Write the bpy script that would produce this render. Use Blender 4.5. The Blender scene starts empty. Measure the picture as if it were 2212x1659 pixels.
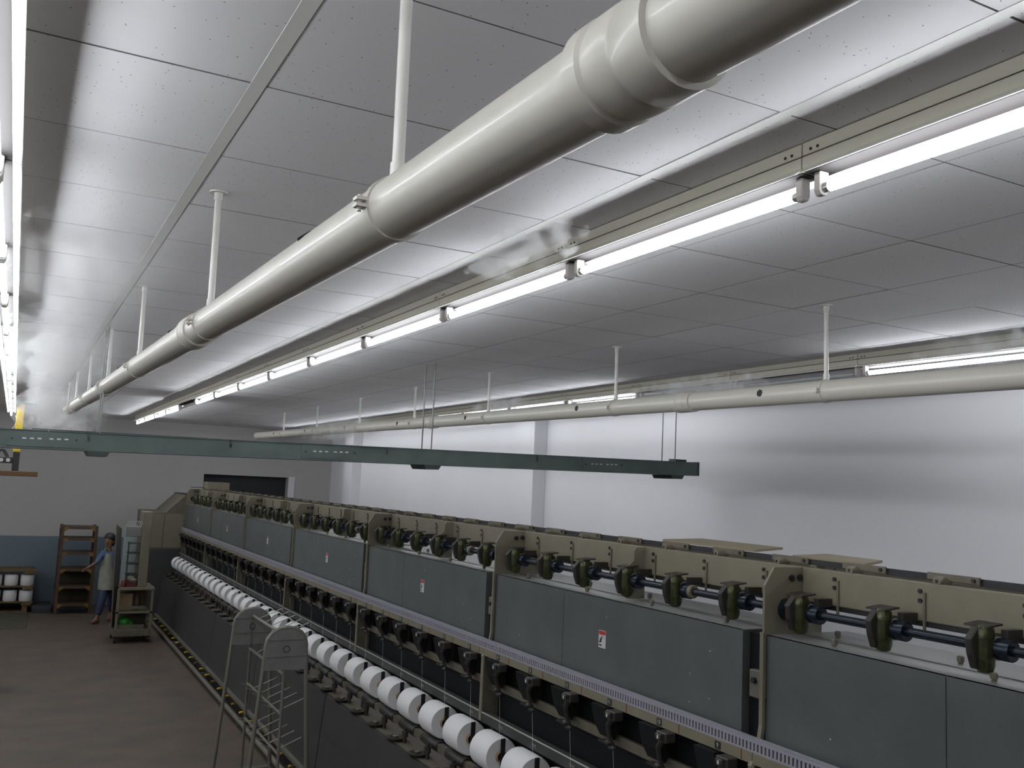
import bpy, bmesh, math, random
from mathutils import Vector, Matrix

random.seed(7)
sc = bpy.context.scene
COL = sc.collection
EYE = 2.55                                   # eye height above the floor


def Z(z):                                    # height given relative to the eye
    return z + EYE


# ------------------------------------------------------------------ camera
def make_camera():
    f, yaw, pitch, roll = 2007.41, 0.48551, 0.11117, 0.04522
    fw = Vector((math.sin(yaw) * math.cos(pitch), math.cos(yaw) * math.cos(pitch), math.sin(pitch)))
    r0 = Vector((math.cos(yaw), -math.sin(yaw), 0))
    u0 = r0.cross(fw)
    r = r0 * math.cos(roll) + u0 * math.sin(roll)
    u = -r0 * math.sin(roll) + u0 * math.cos(roll)
    cam = bpy.data.cameras.new('camera')
    cam.sensor_width = 36
    cam.lens = f / 2212 * 36
    cam.clip_start = 0.02
    o = bpy.data.objects.new('camera', cam)
    m = Matrix.Identity(4)
    for i in range(3):
        m[i][0], m[i][1], m[i][2] = r[i], u[i], -fw[i]
    m[2][3] = EYE
    o.matrix_world = m
    COL.objects.link(o)
    sc.camera = o


make_camera()

# ------------------------------------------------------------------ world and exposure
world = bpy.data.worlds.new('world')
sc.world = world
world.use_nodes = True
world.node_tree.nodes['Background'].inputs[0].default_value = (0.5, 0.55, 0.6, 1)
world.node_tree.nodes['Background'].inputs[1].default_value = 0.0
sc.view_settings.view_transform = 'Standard'
sc.view_settings.look = 'None'
sc.view_settings.exposure = 0.0
sc.view_settings.gamma = 1.0
sc.view_settings.use_curve_mapping = False
TUBE_POWER = 38.5
sc.cycles.max_bounces = 6
sc.cycles.diffuse_bounces = 4
sc.cycles.glossy_bounces = 2
sc.cycles.volume_bounces = 1
sc.cycles.adaptive_threshold = 0.03
sc.cycles.use_light_tree = False            # many equal tubes: plain sampling is quicker
sc.cycles.transparent_max_bounces = 16
sc.cycles.sample_clamp_indirect = 4.0
sc.cycles.caustics_reflective = False
sc.cycles.caustics_refractive = False
sc.cycles.volume_step_rate = 5.0
sc.cycles.volume_max_steps = 32


# ------------------------------------------------------------------ materials
def lin(c):
    return tuple(((v / 255) / 12.92 if v / 255 <= 0.04045 else ((v / 255 + 0.055) / 1.055) ** 2.4) for v in c)


MATS = {}


def mat(name, col, rough=0.6, metal=0.0, spec=0.5, noise=0.0, nscale=8.0, bump=0.0, emit=0.0, coat=0.0):
    """procedural material: base colour with a mottled variation and fine relief"""
    if name in MATS:
        return MATS[name]
    m = bpy.data.materials.new(name)
    m.use_nodes = True
    nt = m.node_tree
    b = nt.nodes['Principled BSDF']
    b.inputs['Base Color'].default_value = (*col, 1)
    b.inputs['Roughness'].default_value = rough
    b.inputs['Metallic'].default_value = metal
    b.inputs['Specular IOR Level'].default_value = spec
    b.inputs['Coat Weight'].default_value = coat
    if emit:
        b.inputs['Emission Color'].default_value = (*col, 1)
        b.inputs['Emission Strength'].default_value = emit
    if noise or bump:
        geo = nt.nodes.new('ShaderNodeNewGeometry')
        n = nt.nodes.new('ShaderNodeTexNoise')
        n.inputs['Scale'].default_value = nscale
        n.inputs['Detail'].default_value = 4
        nt.links.new(geo.outputs['Position'], n.inputs['Vector'])
        if noise:
            mr = nt.nodes.new('ShaderNodeMapRange')
            mr.inputs['From Min'].default_value = 0.3
            mr.inputs['From Max'].default_value = 0.7
            mr.inputs['To Min'].default_value = 1 - noise
            mr.inputs['To Max'].default_value = 1 + noise
            nt.links.new(n.outputs['Fac'], mr.inputs['Value'])
            mx = nt.nodes.new('ShaderNodeVectorMath')
            mx.operation = 'SCALE'
            mx.inputs[0].default_value = col
            nt.links.new(mr.outputs['Result'], mx.inputs['Scale'])
            nt.links.new(mx.outputs['Vector'], b.inputs['Base Color'])
        if bump:
            bp = nt.nodes.new('ShaderNodeBump')
            bp.inputs['Strength'].default_value = bump
            bp.inputs['Distance'].default_value = 0.004
            nt.links.new(n.outputs['Fac'], bp.inputs['Height'])
            nt.links.new(bp.outputs['Normal'], b.inputs['Normal'])
    MATS[name] = m
    return m


def tile_material():
    m = mat('mineral_fibre_tile', (0.85, 0.84, 0.87), 0.9, noise=0.03, nscale=1.3)
    nt = m.node_tree
    b = nt.nodes['Principled BSDF']
    geo = nt.nodes.new('ShaderNodeNewGeometry')
    sc_ = nt.nodes.new('ShaderNodeVectorMath')
    sc_.operation = 'MULTIPLY'
    sc_.inputs[1].default_value = (52, 52, 0)
    nt.links.new(geo.outputs['Position'], sc_.inputs[0])
    v = nt.nodes.new('ShaderNodeTexVoronoi')
    v.inputs['Scale'].default_value = 1.0
    nt.links.new(sc_.outputs['Vector'], v.inputs['Vector'])
    # pinholes: the middles of those cells whose random value is high
    th = nt.nodes.new('ShaderNodeMath')
    th.operation = 'LESS_THAN'
    th.inputs[1].default_value = 0.10
    nt.links.new(v.outputs['Distance'], th.inputs[0])
    sep = nt.nodes.new('ShaderNodeSeparateColor')
    nt.links.new(v.outputs['Color'], sep.inputs['Color'])
    gt = nt.nodes.new('ShaderNodeMath')
    gt.operation = 'GREATER_THAN'
    gt.inputs[1].default_value = 0.45
    nt.links.new(sep.outputs['Red'], gt.inputs[0])
    mu = nt.nodes.new('ShaderNodeMath')
    mu.operation = 'MULTIPLY'
    nt.links.new(th.outputs[0], mu.inputs[0])
    nt.links.new(gt.outputs[0], mu.inputs[1])
    mix = nt.nodes.new('ShaderNodeMix')
    mix.data_type = 'RGBA'
    mix.inputs['B'].default_value = (0.16, 0.15, 0.15, 1)
    src = b.inputs['Base Color'].links[0].from_socket
    nt.links.new(mu.outputs[0], mix.inputs['Factor'])
    nt.links.new(src, mix.inputs['A'])
    nt.links.new(mix.outputs['Result'], b.inputs['Base Color'])
    return m


def dado_material():
    """white wall paint with a blue-grey painted dado on its lower part"""
    m = mat('wall_paint_with_dado', (0.47, 0.45, 0.44), 0.7, noise=0.03, nscale=0.8)
    nt = m.node_tree
    b = nt.nodes['Principled BSDF']
    geo = nt.nodes.new('ShaderNodeNewGeometry')
    sep = nt.nodes.new('ShaderNodeSeparateXYZ')
    nt.links.new(geo.outputs['Position'], sep.inputs[0])
    lt = nt.nodes.new('ShaderNodeMath')
    lt.operation = 'LESS_THAN'
    lt.inputs[1].default_value = 1.27
    nt.links.new(sep.outputs['Z'], lt.inputs[0])
    mix = nt.nodes.new('ShaderNodeMix')
    mix.data_type = 'RGBA'
    mix.inputs['B'].default_value = (0.150, 0.195, 0.235, 1)
    src = b.inputs['Base Color'].links[0].from_socket
    nt.links.new(lt.outputs[0], mix.inputs['Factor'])
    nt.links.new(src, mix.inputs['A'])
    nt.links.new(mix.outputs['Result'], b.inputs['Base Color'])
    return m


M_TILE = tile_material()
M_WALL = mat('white_wall_paint', (0.78, 0.77, 0.80), 0.55, noise=0.025, nscale=0.7)
M_DADO = dado_material()
M_RUNNER = mat('ceiling_grid_metal', (0.76, 0.76, 0.74), 0.5)
M_PLENUM = mat('plenum_board', (0.25, 0.25, 0.25), 0.9)
M_FLOOR = mat('worn_concrete', (0.088, 0.067, 0.050), 0.62, noise=0.22, nscale=2.2, bump=0.15)
M_PVC = mat('cream_pvc', (0.57, 0.545, 0.49), 0.38, coat=0.12, noise=0.03, nscale=3)
M_PVC_W = mat('white_pvc', (0.70, 0.68, 0.64), 0.35)
M_TRUNK = mat('cream_trunking', (0.58, 0.55, 0.46), 0.45)
M_BATTEN = mat('white_enamel', (0.80, 0.80, 0.80), 0.3)
M_UNDER_SHADE = mat('underside_painted_shade', (0.016, 0.013, 0.013), 0.8)  # painted near-black so the tube-lit underside reads as an unlit band
M_HOLDER = mat('lamp_holder_plastic', (0.70, 0.66, 0.62), 0.45)
M_TUBE = mat('lit_fluorescent_tube', (0.93, 0.97, 1.0), 0.4, emit=TUBE_POWER)
M_DEAD = mat('unlit_fluorescent_tube', (0.70, 0.72, 0.73), 0.25)
M_CAP = mat('tube_end_cap', (0.55, 0.55, 0.55), 0.3, metal=0.8)
M_TRAY = mat('grey_green_galvanised', (0.115, 0.150, 0.140), 0.42, metal=0.35, noise=0.12, nscale=6)
M_TRAYD = mat('dark_galvanised', (0.06, 0.07, 0.07), 0.5, metal=0.4)
M_ROD = mat('threaded_rod', (0.20, 0.21, 0.20), 0.45, metal=0.6)
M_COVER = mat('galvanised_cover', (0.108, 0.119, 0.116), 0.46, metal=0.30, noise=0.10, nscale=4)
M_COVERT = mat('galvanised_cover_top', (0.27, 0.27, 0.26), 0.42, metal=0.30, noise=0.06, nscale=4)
M_CREAM = mat('machine_cream_paint', (0.175, 0.155, 0.110), 0.5, noise=0.07, nscale=9)
M_CREAMD = mat('machine_cream_paint_dirty', (0.120, 0.105, 0.076), 0.6, noise=0.15, nscale=12)
M_SHAFT = mat('blued_steel', (0.017, 0.025, 0.036), 0.25, metal=0.5)
M_BLACK = mat('black_plastic', (0.012, 0.012, 0.013), 0.45)
M_YOKE = mat('olive_chromate_casting', (0.060, 0.066, 0.030), 0.22, metal=0.6, noise=0.35, nscale=30)
M_BOLT = mat('dark_bolt', (0.03, 0.03, 0.032), 0.4, metal=0.5)
M_KNOB = mat('brown_knob', (0.13, 0.115, 0.085), 0.5)
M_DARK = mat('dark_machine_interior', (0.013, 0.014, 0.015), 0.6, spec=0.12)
M_DARKG = mat('dark_guide_casting', (0.030, 0.027, 0.024), 0.45)
M_STRIP = mat('pale_lilac_strip', (0.30, 0.29, 0.34), 0.4)
M_SKIRT = mat('dark_grey_skirt', (0.050, 0.051, 0.049), 0.5, metal=0.2, noise=0.08, nscale=3)
M_RAILM = mat('grey_machine_rail', (0.13, 0.12, 0.10), 0.5)
M_YARN = mat('white_yarn', (0.82, 0.81, 0.82), 0.85, bump=0.25, nscale=160)
M_PAPER = mat('brown_paper_tube', (0.35, 0.24, 0.13), 0.7)
M_RED = mat('red_print', (0.50, 0.025, 0.02), 0.5)
M_WHITE = mat('white_print', (0.62, 0.62, 0.63), 0.5)
M_GREYP = mat('grey_print', (0.30, 0.30, 0.34), 0.5)
M_BROWN = mat('red_brown_link', (0.20, 0.175, 0.13), 0.5)
M_BEIGE = mat('beige_sheet', (0.26, 0.215, 0.145), 0.6)
M_YELLOW = mat('yellow_paint', (0.62, 0.44, 0.02), 0.45)
M_YELD = mat('ochre_paint', (0.19, 0.105, 0.012), 0.5)
M_ORANGE = mat('brown_board', (0.12, 0.058, 0.018), 0.6)
M_RACK = mat('brown_rack_paint', (0.065, 0.036, 0.020), 0.55)
M_WOOD = mat('pallet_wood', (0.12, 0.078, 0.036), 0.75, noise=0.25, nscale=10)
M_TROLLEY = mat('grey_trolley_tube', (0.20, 0.19, 0.165), 0.42, metal=0.3)
M_TROLPLATE = mat('grey_trolley_plate', (0.20, 0.197, 0.190), 0.5, metal=0.2, noise=0.12, nscale=10)
M_WIRE = mat('pale_steel_wire', (0.42, 0.42, 0.38), 0.35, metal=0.6)
M_SKIN = mat('skin', (0.20, 0.105, 0.06), 0.55)
M_HAIR = mat('black_hair', (0.012, 0.010, 0.010), 0.5)
M_SHIRT = mat('blue_cotton', (0.075, 0.12, 0.21), 0.8)
M_APRON = mat('pale_apron_cotton', (0.26, 0.26, 0.22), 0.8, noise=0.12, nscale=14)
M_TROUSER = mat('navy_cotton', (0.035, 0.042, 0.09), 0.8)
M_SHOE = mat('brown_shoe', (0.16, 0.085, 0.05), 0.6)
M_GREEN = mat('green_plastic', (0.03, 0.23, 0.03), 0.45)
M_GLASS = mat('pale_plastic_sheet', (0.36, 0.42, 0.42), 0.2)
M_DOOR = mat('doorway_painted_dark', (0.007, 0.008, 0.011), 0.6)  # near-black sheet painting the unlit room behind the doorway
M_CONC = mat('dark_mat', (0.06, 0.055, 0.035), 0.9, noise=0.2, nscale=6)
M_TEAL = mat('teal_paint', (0.03, 0.24, 0.25), 0.5)


# ------------------------------------------------------------------ mesh helpers
class MB:
    """collects shapes for one mesh"""

    def __init__(self):
        self.v, self.f = [], []

    def add(self, vs, fs):
        n = len(self.v)
        self.v += [tuple(p) for p in vs]
        self.f += [tuple(i + n for i in q) for q in fs]
        return self

    def box(self, x0, x1, y0, y1, z0, z1):
        vs = [(x, y, z) for z in (z0, z1) for y in (y0, y1) for x in (x0, x1)]
        return self.add(vs, [(0, 2, 3, 1), (4, 5, 7, 6), (0, 1, 5, 4), (2, 6, 7, 3), (0, 4, 6, 2), (1, 3, 7, 5)])

    def prism(self, pts, axis, a, b):
        """closed outline pts (2D) extruded along axis 'x', 'y' or 'z' from a to b"""
        def P(u, w, t):
            return {'x': (t, u, w), 'y': (u, t, w), 'z': (u, w, t)}[axis]
        n = len(pts)
        vs = [P(u, w, a) for u, w in pts] + [P(u, w, b) for u, w in pts]
        fs = [tuple(range(n - 1, -1, -1)), tuple(range(n, 2 * n))]
        fs += [(i, (i + 1) % n, n + (i + 1) % n, n + i) for i in range(n)]
        return self.add(vs, fs)

    def tube(self, path, r, seg=10, cap=True):
        """round bar swept along a path; r is a number or one radius for each point"""
        path = [Vector(p) for p in path]
        n = len(path)
        rs = r if isinstance(r, (list, tuple)) else [r] * n
        d = [(path[min(i + 1, n - 1)] - path[max(i - 1, 0)]).normalized() for i in range(n)]
        ref = Vector((0, 0, 1)) if abs(d[0].z) < 0.9 else Vector((1, 0, 0))
        nx = d[0].cross(ref).normalized()
        vs = []
        for i in range(n):
            nx = (nx - d[i] * nx.dot(d[i])).normalized()
            ny = d[i].cross(nx)
            for k in range(seg):
                a = 2 * math.pi * k / seg
                vs.append(path[i] + (nx * math.cos(a) + ny * math.sin(a)) * rs[i])
        fs = []
        for i in range(n - 1):
            for k in range(seg):
                k2 = (k + 1) % seg
                fs.append((i * seg + k, i * seg + k2, (i + 1) * seg + k2, (i + 1) * seg + k))
        if cap:
            fs.append(tuple(range(seg - 1, -1, -1)))
            fs.append(tuple((n - 1) * seg + k for k in range(seg)))
        return self.add(vs, fs)

    def lathe(self, prof, axis, c, seg=20, closed=False):
        """profile (radius, position along axis) turned about axis through c"""
        c = Vector(c)
        ax = {'x': (Vector((1, 0, 0)), Vector((0, 1, 0)), Vector((0, 0, 1))),
              'y': (Vector((0, 1, 0)), Vector((0, 0, 1)), Vector((1, 0, 0))),
              'z': (Vector((0, 0, 1)), Vector((1, 0, 0)), Vector((0, 1, 0)))}[axis]
        vs, fs = [], []
        n = len(prof)
        for r, t in prof:
            for k in range(seg):
                a = 2 * math.pi * k / seg
                vs.append(c + ax[0] * t + (ax[1] * math.cos(a) + ax[2] * math.sin(a)) * max(r, 1e-5))
        for i in range(n - 1 + (1 if closed else 0)):
            j = (i + 1) % n
            for k in range(seg):
                k2 = (k + 1) % seg
                fs.append((i * seg + k, i * seg + k2, j * seg + k2, j * seg + k))
        if not closed:
            fs.append(tuple(range(seg - 1, -1, -1)))
            fs.append(tuple((n - 1) * seg + k for k in range(seg)))
        return self.add(vs, fs)

    def ball(self, c, r, seg=12, rings=8):
        rx, ry, rz = r if isinstance(r, (tuple, list)) else (r, r, r)
        vs = [(c[0] + rx * math.sin(math.pi * i / rings) * math.cos(2 * math.pi * k / seg),
               c[1] + ry * math.sin(math.pi * i / rings) * math.sin(2 * math.pi * k / seg),
               c[2] + rz * math.cos(math.pi * i / rings)) for i in range(rings + 1) for k in range(seg)]
        fs = [(i * seg + k, (i + 1) * seg + k, (i + 1) * seg + (k + 1) % seg, i * seg + (k + 1) % seg)
              for i in range(rings) for k in range(seg)]
        return self.add(vs, fs)

    def mesh(self, name, material=None, smooth=False, bevel=0.0):
        me = bpy.data.meshes.new(name)
        me.from_pydata(self.v, [], self.f)
        bm = bmesh.new()
        bm.from_mesh(me)
        bmesh.ops.remove_doubles(bm, verts=bm.verts, dist=1e-6)
        bmesh.ops.recalc_face_normals(bm, faces=bm.faces)
        if bevel:
            es = [e for e in bm.edges if len(e.link_faces) == 2 and e.calc_face_angle(0) > 0.6]
            bmesh.ops.bevel(bm, geom=es, offset=bevel, segments=1, affect='EDGES', clamp_overlap=True)
        if smooth:
            for fc in bm.faces:
                fc.smooth = True
            for e in bm.edges:
                if len(e.link_faces) == 2 and e.calc_face_angle(0) > 0.7:
                    e.smooth = False
        bm.to_mesh(me)
        bm.free()
        if material:
            me.materials.append(material)
        return me


def put(name, me, parent=None, at=(0, 0, 0), rot=None):
    """links one mesh object; 'at' is a world place (parents are never turned or scaled)"""
    o = bpy.data.objects.new(name, me)
    COL.objects.link(o)
    at = Vector(at)
    if parent is not None:
        o.parent = parent
        p = parent
        while p is not None:
            at = at - p.location
            p = p.parent
    o.location = at
    if rot is not None:
        o.rotation_euler = rot
    return o


def thing(name, label, cat, at, group=None):
    o = bpy.data.objects.new(name, None)
    o.empty_display_size = 0.1
    COL.objects.link(o)
    o.location = at
    return tag(o, label, cat, group)


def tag(o, label, cat=None, group=None, kind=None):
    o['label'] = label
    if cat:
        o['category'] = cat
    if group:
        o['group'] = group
    if kind:
        o['kind'] = kind
    return o


def struct(name, me, at=(0, 0, 0), label=None):
    o = put(name, me, None, at)
    o['kind'] = 'structure'
    if label:
        o['label'] = label
    return o


ORD = ['first', 'second', 'third', 'fourth', 'fifth', 'sixth', 'seventh', 'eighth', 'ninth', 'tenth', 'eleventh',
       'twelfth', 'thirteenth', 'fourteenth', 'fifteenth', 'sixteenth', 'seventeenth', 'eighteenth', 'nineteenth']
ORD += ['twentieth'] + ['twenty-' + w for w in ORD[:9]] + ['thirtieth'] + ['thirty-' + w for w in ORD[:9]] + ['fortieth'] + ['forty-' + w for w in ORD[:9]]

# ------------------------------------------------------------------ room shell
CEIL = Z(0.985)
XW, XL_WALL, YF, YB = 6.0, -6.2, 19.5, -3.2

struct('floor', MB().box(XL_WALL, XW, YB, YF, -0.2, 0).mesh('floor', M_FLOOR), label='bare worn grey-brown concrete floor')
ceiling = struct('ceiling', MB().box(XL_WALL, XW, YB, YF, CEIL + 0.014, CEIL + 0.2).mesh('ceiling', M_PLENUM),
                 label='suspended ceiling of white speckled square tiles')
wr = struct('wall_right', MB().box(XW, XW + 0.2, YB, YF + 0.2, -0.2, CEIL + 0.2).mesh('wall_right', M_WALL),
            label='long white painted wall behind the machine')
put('pilaster', MB().box(XW - 0.19, XW, 10.337, 10.84, 0, CEIL + 0.01).mesh('pilaster', M_WALL, bevel=0.006), wr)
put('pilaster', MB().box(XW - 0.19, XW, 17.55, 18.05, 0, CEIL + 0.01).mesh('pilaster', M_WALL, bevel=0.006), wr)
# far wall with an opening
OX0, OX1, OZ = 3.38, 5.09, Z(0.0)
wf = MB()
wf.box(XL_WALL, OX0, YF, YF + 0.25, -0.2, CEIL + 0.2)
wf.box(OX1, XW, YF, YF + 0.25, -0.2, CEIL + 0.2)
wf.box(OX0, OX1, YF, YF + 0.25, OZ, CEIL + 0.2)
struct('wall_far', wf.mesh('wall_far', M_DADO), label='far end wall, white above a blue-grey painted dado')
dr = struct('door_1', MB().box(OX0, OX1, YF + 0.20, YF + 0.24, 0, OZ).mesh('door_1', M_DOOR),
            label='dark wide doorway in the far wall')
put('door_frame', MB().box(OX1, OX1 + 0.13, YF - 0.03, YF, 0, OZ + 0.02).mesh('door_frame', M_WALL), dr)
struct('wall_left', MB().box(XL_WALL - 0.2, XL_WALL, YB, YF + 0.2, -0.2, CEIL + 0.2).mesh('wall_left', M_WALL))
struct('wall_back', MB().box(XL_WALL, XW, YB - 0.2, YB, -0.2, CEIL + 0.2).mesh('wall_back', M_WALL))

# ceiling tiles: each of the visible ones is a piece of its own
T = 0.6
TX0, TY0 = 0.475 - 2 * T, 2.3136 - 3 * T
M_TEDGE = mat('raw_tile_edge', (0.24, 0.235, 0.22), 0.95)


def tile_mesh(a, b, c, d):
    me = MB().box(a, T - b, c, T - d, 0, 0.0135).mesh('ceiling_tile', M_TILE)
    me.materials.append(M_TEDGE)                 # the cut edges are bare fibre
    for p in me.polygons:
        if abs(p.normal.z) < 0.5:
            p.material_index = 1
    return me


tile_me = [tile_mesh(0.0025, 0.0025, 0.0025, 0.0025), tile_mesh(0.0035, 0.002, 0.002, 0.0045)]
rest = MB()
for j in range(32):
    for i in range(12):
        x, y = TX0 + i * T, TY0 + j * T
        w = min(T, XW - x)
        if w < 0.05:
            continue
        x0 = x
        dz = random.uniform(-0.0006, 0.0006)
        if j < 26 and w > T - 1e-6 and i < 11:
            o = put('ceiling_tile', tile_me[random.random() < 0.3], ceiling, (x0, y, CEIL + dz))
            if random.random() < 0.3:
                o.rotation_euler = (random.uniform(-0.0012, 0.0012), random.uniform(-0.0012, 0.0012), 0)
        elif y + T < YF:
            rest.box(x0 + 0.004, x0 + w - 0.004, y + 0.004, y + T - 0.004, CEIL + dz, CEIL + dz + 0.012)
        elif y < YF - 0.05:
            rest.box(x0 + 0.004, x0 + w - 0.004, y + 0.004, YF - 0.004, CEIL + dz, CEIL + dz + 0.012)
r_ = put('ceiling_tile', rest.mesh('ceiling_tiles_far', M_TILE), ceiling)
r_['kind'] = 'stuff'
for x0, x1 in ((0.437, 0.475), (1.643, 1.680)):
    put('ceiling_runner', MB().box(x0, x1, YB, YF, CEIL - 0.0015, CEIL + 0.004).mesh('ceiling_runner', M_RUNNER), ceiling)

# ------------------------------------------------------------------ fluorescent rows
PITCH, J0 = 1.245, 1.835
HW = 0.042                                     # half width of the trunking


def fitting_meshes():
    d = {}
    L = PITCH - 0.004
    d['upper'] = MB().box(-HW, HW, 0, L, 0.094, 0.130).mesh('trunking', M_TRUNK, bevel=0.0015)
    d['lower'] = MB().prism([(-HW, 0.090), (-HW, 0.060), (-0.034, 0.0505), (0.034, 0.0505), (HW, 0.060), (HW, 0.090)],
                            'y', 0, L).mesh('trunking_cover', M_TRUNK)
    d['core'] = MB().box(-0.036, 0.036, 0, L, 0.086, 0.098).mesh('trunking_seam', M_BOLT)
    d['batten'] = MB().box(-0.036, 0.036, 0.004, L - 0.004, 0.0475, 0.0505).mesh('batten', M_UNDER_SHADE)
    d['wing'] = MB().prism([(-0.034, 0.0505), (-0.044, 0.0525), (-0.064, 0.0385), (-0.061, 0.0375), (-0.041, 0.047)], 'y', 0.004, L - 0.004).mesh('reflector_lip', M_BATTEN)
    d['wing2'] = MB().prism([(0.034, 0.0505), (0.041, 0.047), (0.061, 0.0375), (0.064, 0.0385), (0.044, 0.0525)], 'y', 0.004, L - 0.004).mesh('reflector_lip', M_BATTEN)
    d['holder'] = MB().prism([(-0.017, 0.0475), (-0.017, -0.006), (-0.010, -0.019), (0.010, -0.019), (0.017, -0.006), (0.017, 0.0475)],
                             'y', -0.0125, 0.0125).mesh('lamp_holder', M_HOLDER, bevel=0.003)
    t = MB().lathe([(0.0100, 0.060), (0.0140, 0.066), (0.0140, PITCH - 0.066), (0.0100, PITCH - 0.060)], 'y', (0, 0, 0), 10)
    d['tube'] = t.mesh('fluorescent_tube', M_TUBE, smooth=True)
    d['dead'] = MB().lathe([(0.0100, 0.060), (0.0140, 0.066), (0.0140, PITCH - 0.066), (0.0100, PITCH - 0.060)], 'y', (0, 0, 0), 14
                           ).mesh('fluorescent_tube', M_DEAD, smooth=True)
    d['cap'] = MB().lathe([(0.0128, -0.02), (0.0130, 0.02)], 'y', (0, 0, 0), 12).mesh('tube_cap', M_CAP, smooth=True)
    d['screw'] = MB().lathe([(0.0045, -0.002), (0.0045, 0.002)], 'x', (0, 0, 0), 8).mesh('screw', M_BOLT)
    return d


FM = fitting_meshes()


def light_row(X, zt, where, dead, k0=-3, k1=13, side=-1):
    group = 'fluorescent fittings in the ' + where
    for k in range(k0, k1):
        y = J0 + k * PITCH
        lit = k not in dead
        if k < -1:
            lab = 'fluorescent fitting of the ' + where + ', %s one behind the viewer' % ORD[-2 - k]
        else:
            lab = ('fluorescent fitting' if lit else 'unlit fluorescent fitting') + ', %s seen from the near end of the %s' % (ORD[k + 1], where)
        t = thing('fluorescent_fitting', lab, 'light fitting', (X, y, zt), group)
        zr = zt
        put('trunking', FM['upper'], t, (X, y, zr))
        cv = put('trunking_cover', FM['lower'], t, (X, y, zr))
        put('trunking_seam', FM['core'], t, (X, y, zr))
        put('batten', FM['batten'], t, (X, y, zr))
        put('reflector_lip', FM['wing'], t, (X, y, zr))
        put('reflector_lip', FM['wing2'], t, (X, y, zr))
        for yy in (0.034, PITCH - 0.034):
            put('lamp_holder', FM['holder'], t, (X, y + yy, zr))
        tb = put('fluorescent_tube', FM['tube' if lit else 'dead'], t, (X, y, zr))
        for yy in (0.066, PITCH - 0.066):
            put('tube_cap', FM['cap'], tb, (X, y + yy, zr))
        if k < 6:
            for yy in (0.035, 0.060, PITCH - 0.035, PITCH - 0.060):
                put('screw', FM['screw'], t, (X + side * HW, y + yy, zr + 0.106))


light_row(1.882, Z(0.852), 'middle light row', {8})
light_row(-0.125, Z(0.852), 'left light row', set(), side=1)
light_row(-2.13, Z(0.852), 'added left-hand hidden row', set())  # unseen row, added to make the ceiling light more even
light_row(-4.14, Z(0.852), 'added outermost left-hand hidden row', set())  # second unseen row, also added to lift and even the ceiling
light_row(4.90, Z(0.857), 'wall-side light row', {2, 3})

# ------------------------------------------------------------------ humidifier pipes
PR = 0.055


def humidifier(name, label, X0, dX, Z0, dZ, y0, y1, coups, clamps, holes, hole_ang, hole_len, ends, thick=0.0):
    def P(y, off=0.0):
        return Vector((X0 + dX * y, y, Z(Z0 + dZ * y)))
    root = thing(name, label, 'pipe', P(y0))
    cuts = [y0] + sorted(coups) + [y1]
    for a, b in zip(cuts[:-1], cuts[1:]):
        put('pipe_section', MB().tube([P(a), P(b)], PR, 32).mesh('pipe_section', M_PVC, smooth=True), root)
    D = (P(1) - P(0)).normalized()
    rotx, rotz = math.asin(D.z), -math.atan2(D.x, D.y)
    cm = MB().lathe([(PR, -0.075), (PR + 0.007, -0.073), (PR + 0.008, -0.020), (PR + 0.0045, -0.015), (PR + 0.0045, -0.008),
                     (PR + 0.008, -0.003), (PR + 0.008, 0.03), (PR + 0.0045, 0.034), (PR + 0.0045, 0.04),
                     (PR + 0.009, 0.045), (PR + 0.009, 0.073), (PR, 0.075)], 'y', (0, 0, 0), 36).mesh('coupling', M_PVC, smooth=True)
    for c in coups:
        put('coupling', cm, root, P(c), (rotx, 0, rotz))
    band = MB().lathe([(PR, -0.011), (PR + 0.004, -0.0105), (PR + 0.004, 0.0105), (PR, 0.011)], 'y', (0, 0, 0), 32).mesh('clamp', M_PVC, smooth=True)
    lug = MB().box(-PR - 0.022, -PR + 0.002, -0.011, 0.011, 0.003, 0.009).box(-PR - 0.022, -PR + 0.002, -0.011, 0.011, -0.009, -0.003) \
        .tube([(-PR - 0.013, 0, -0.016), (-PR - 0.013, 0, 0.014)], 0.004, 8).mesh('clamp_lug', M_HOLDER)
    flange = MB().lathe([(0.032, -0.004), (0.032, 0), (0.015, 0.002)], 'z', (0, 0, 0), 20).mesh('ceiling_flange', M_PVC_W)
    sock = MB().lathe([(0.0145, -0.03), (0.0145, 0.0)], 'z', (0, 0, 0), 14).mesh('rod_socket', M_PVC_W, smooth=True)
    for c in clamps:
        p = P(c)
        cl = put('clamp', band, root, p, (rotx, 0, rotz))
        put('clamp_lug', lug, cl, p)
        top = Vector((p.x - 0.004, p.y, CEIL))
        rod = put('hanger_rod', MB().tube([p + Vector((0, 0, PR)) - p, top - p], 0.0115, 14).mesh('hanger_rod', M_PVC_W, smooth=True), root, p)
        put('ceiling_flange', flange, rod, top)
        put('rod_socket', sock, rod, top)
        put('rod_socket', sock, rod, p + Vector((0, 0, PR + 0.03)))
    # steam outlets: dark round holes with a raised rim
    ca, sa = math.cos(hole_ang), math.sin(hole_ang)
    for c in holes:
        p = P(c) + Vector((ca * (PR - 0.006), 0, sa * (PR - 0.006)))
        q = P(c) + Vector((ca * (PR + 0.0025), 0, sa * (PR + 0.0025)))
        put('steam_outlet', MB().tube([p - P(c), q - P(c)], 0.019, 16).mesh('steam_outlet', M_BOLT), root, P(c))
    for e, s in ends:
        put('end_cap', MB().lathe([(PR + 0.004, -0.03 * s), (PR + 0.004, 0.0), (PR - 0.012, 0.022 * s), (0.012, 0.034 * s)], 'y', (0, 0, 0), 28
                                  ).mesh('end_cap', M_PVC, smooth=True), root, P(e), (rotx, 0, rotz))
    return root


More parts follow.
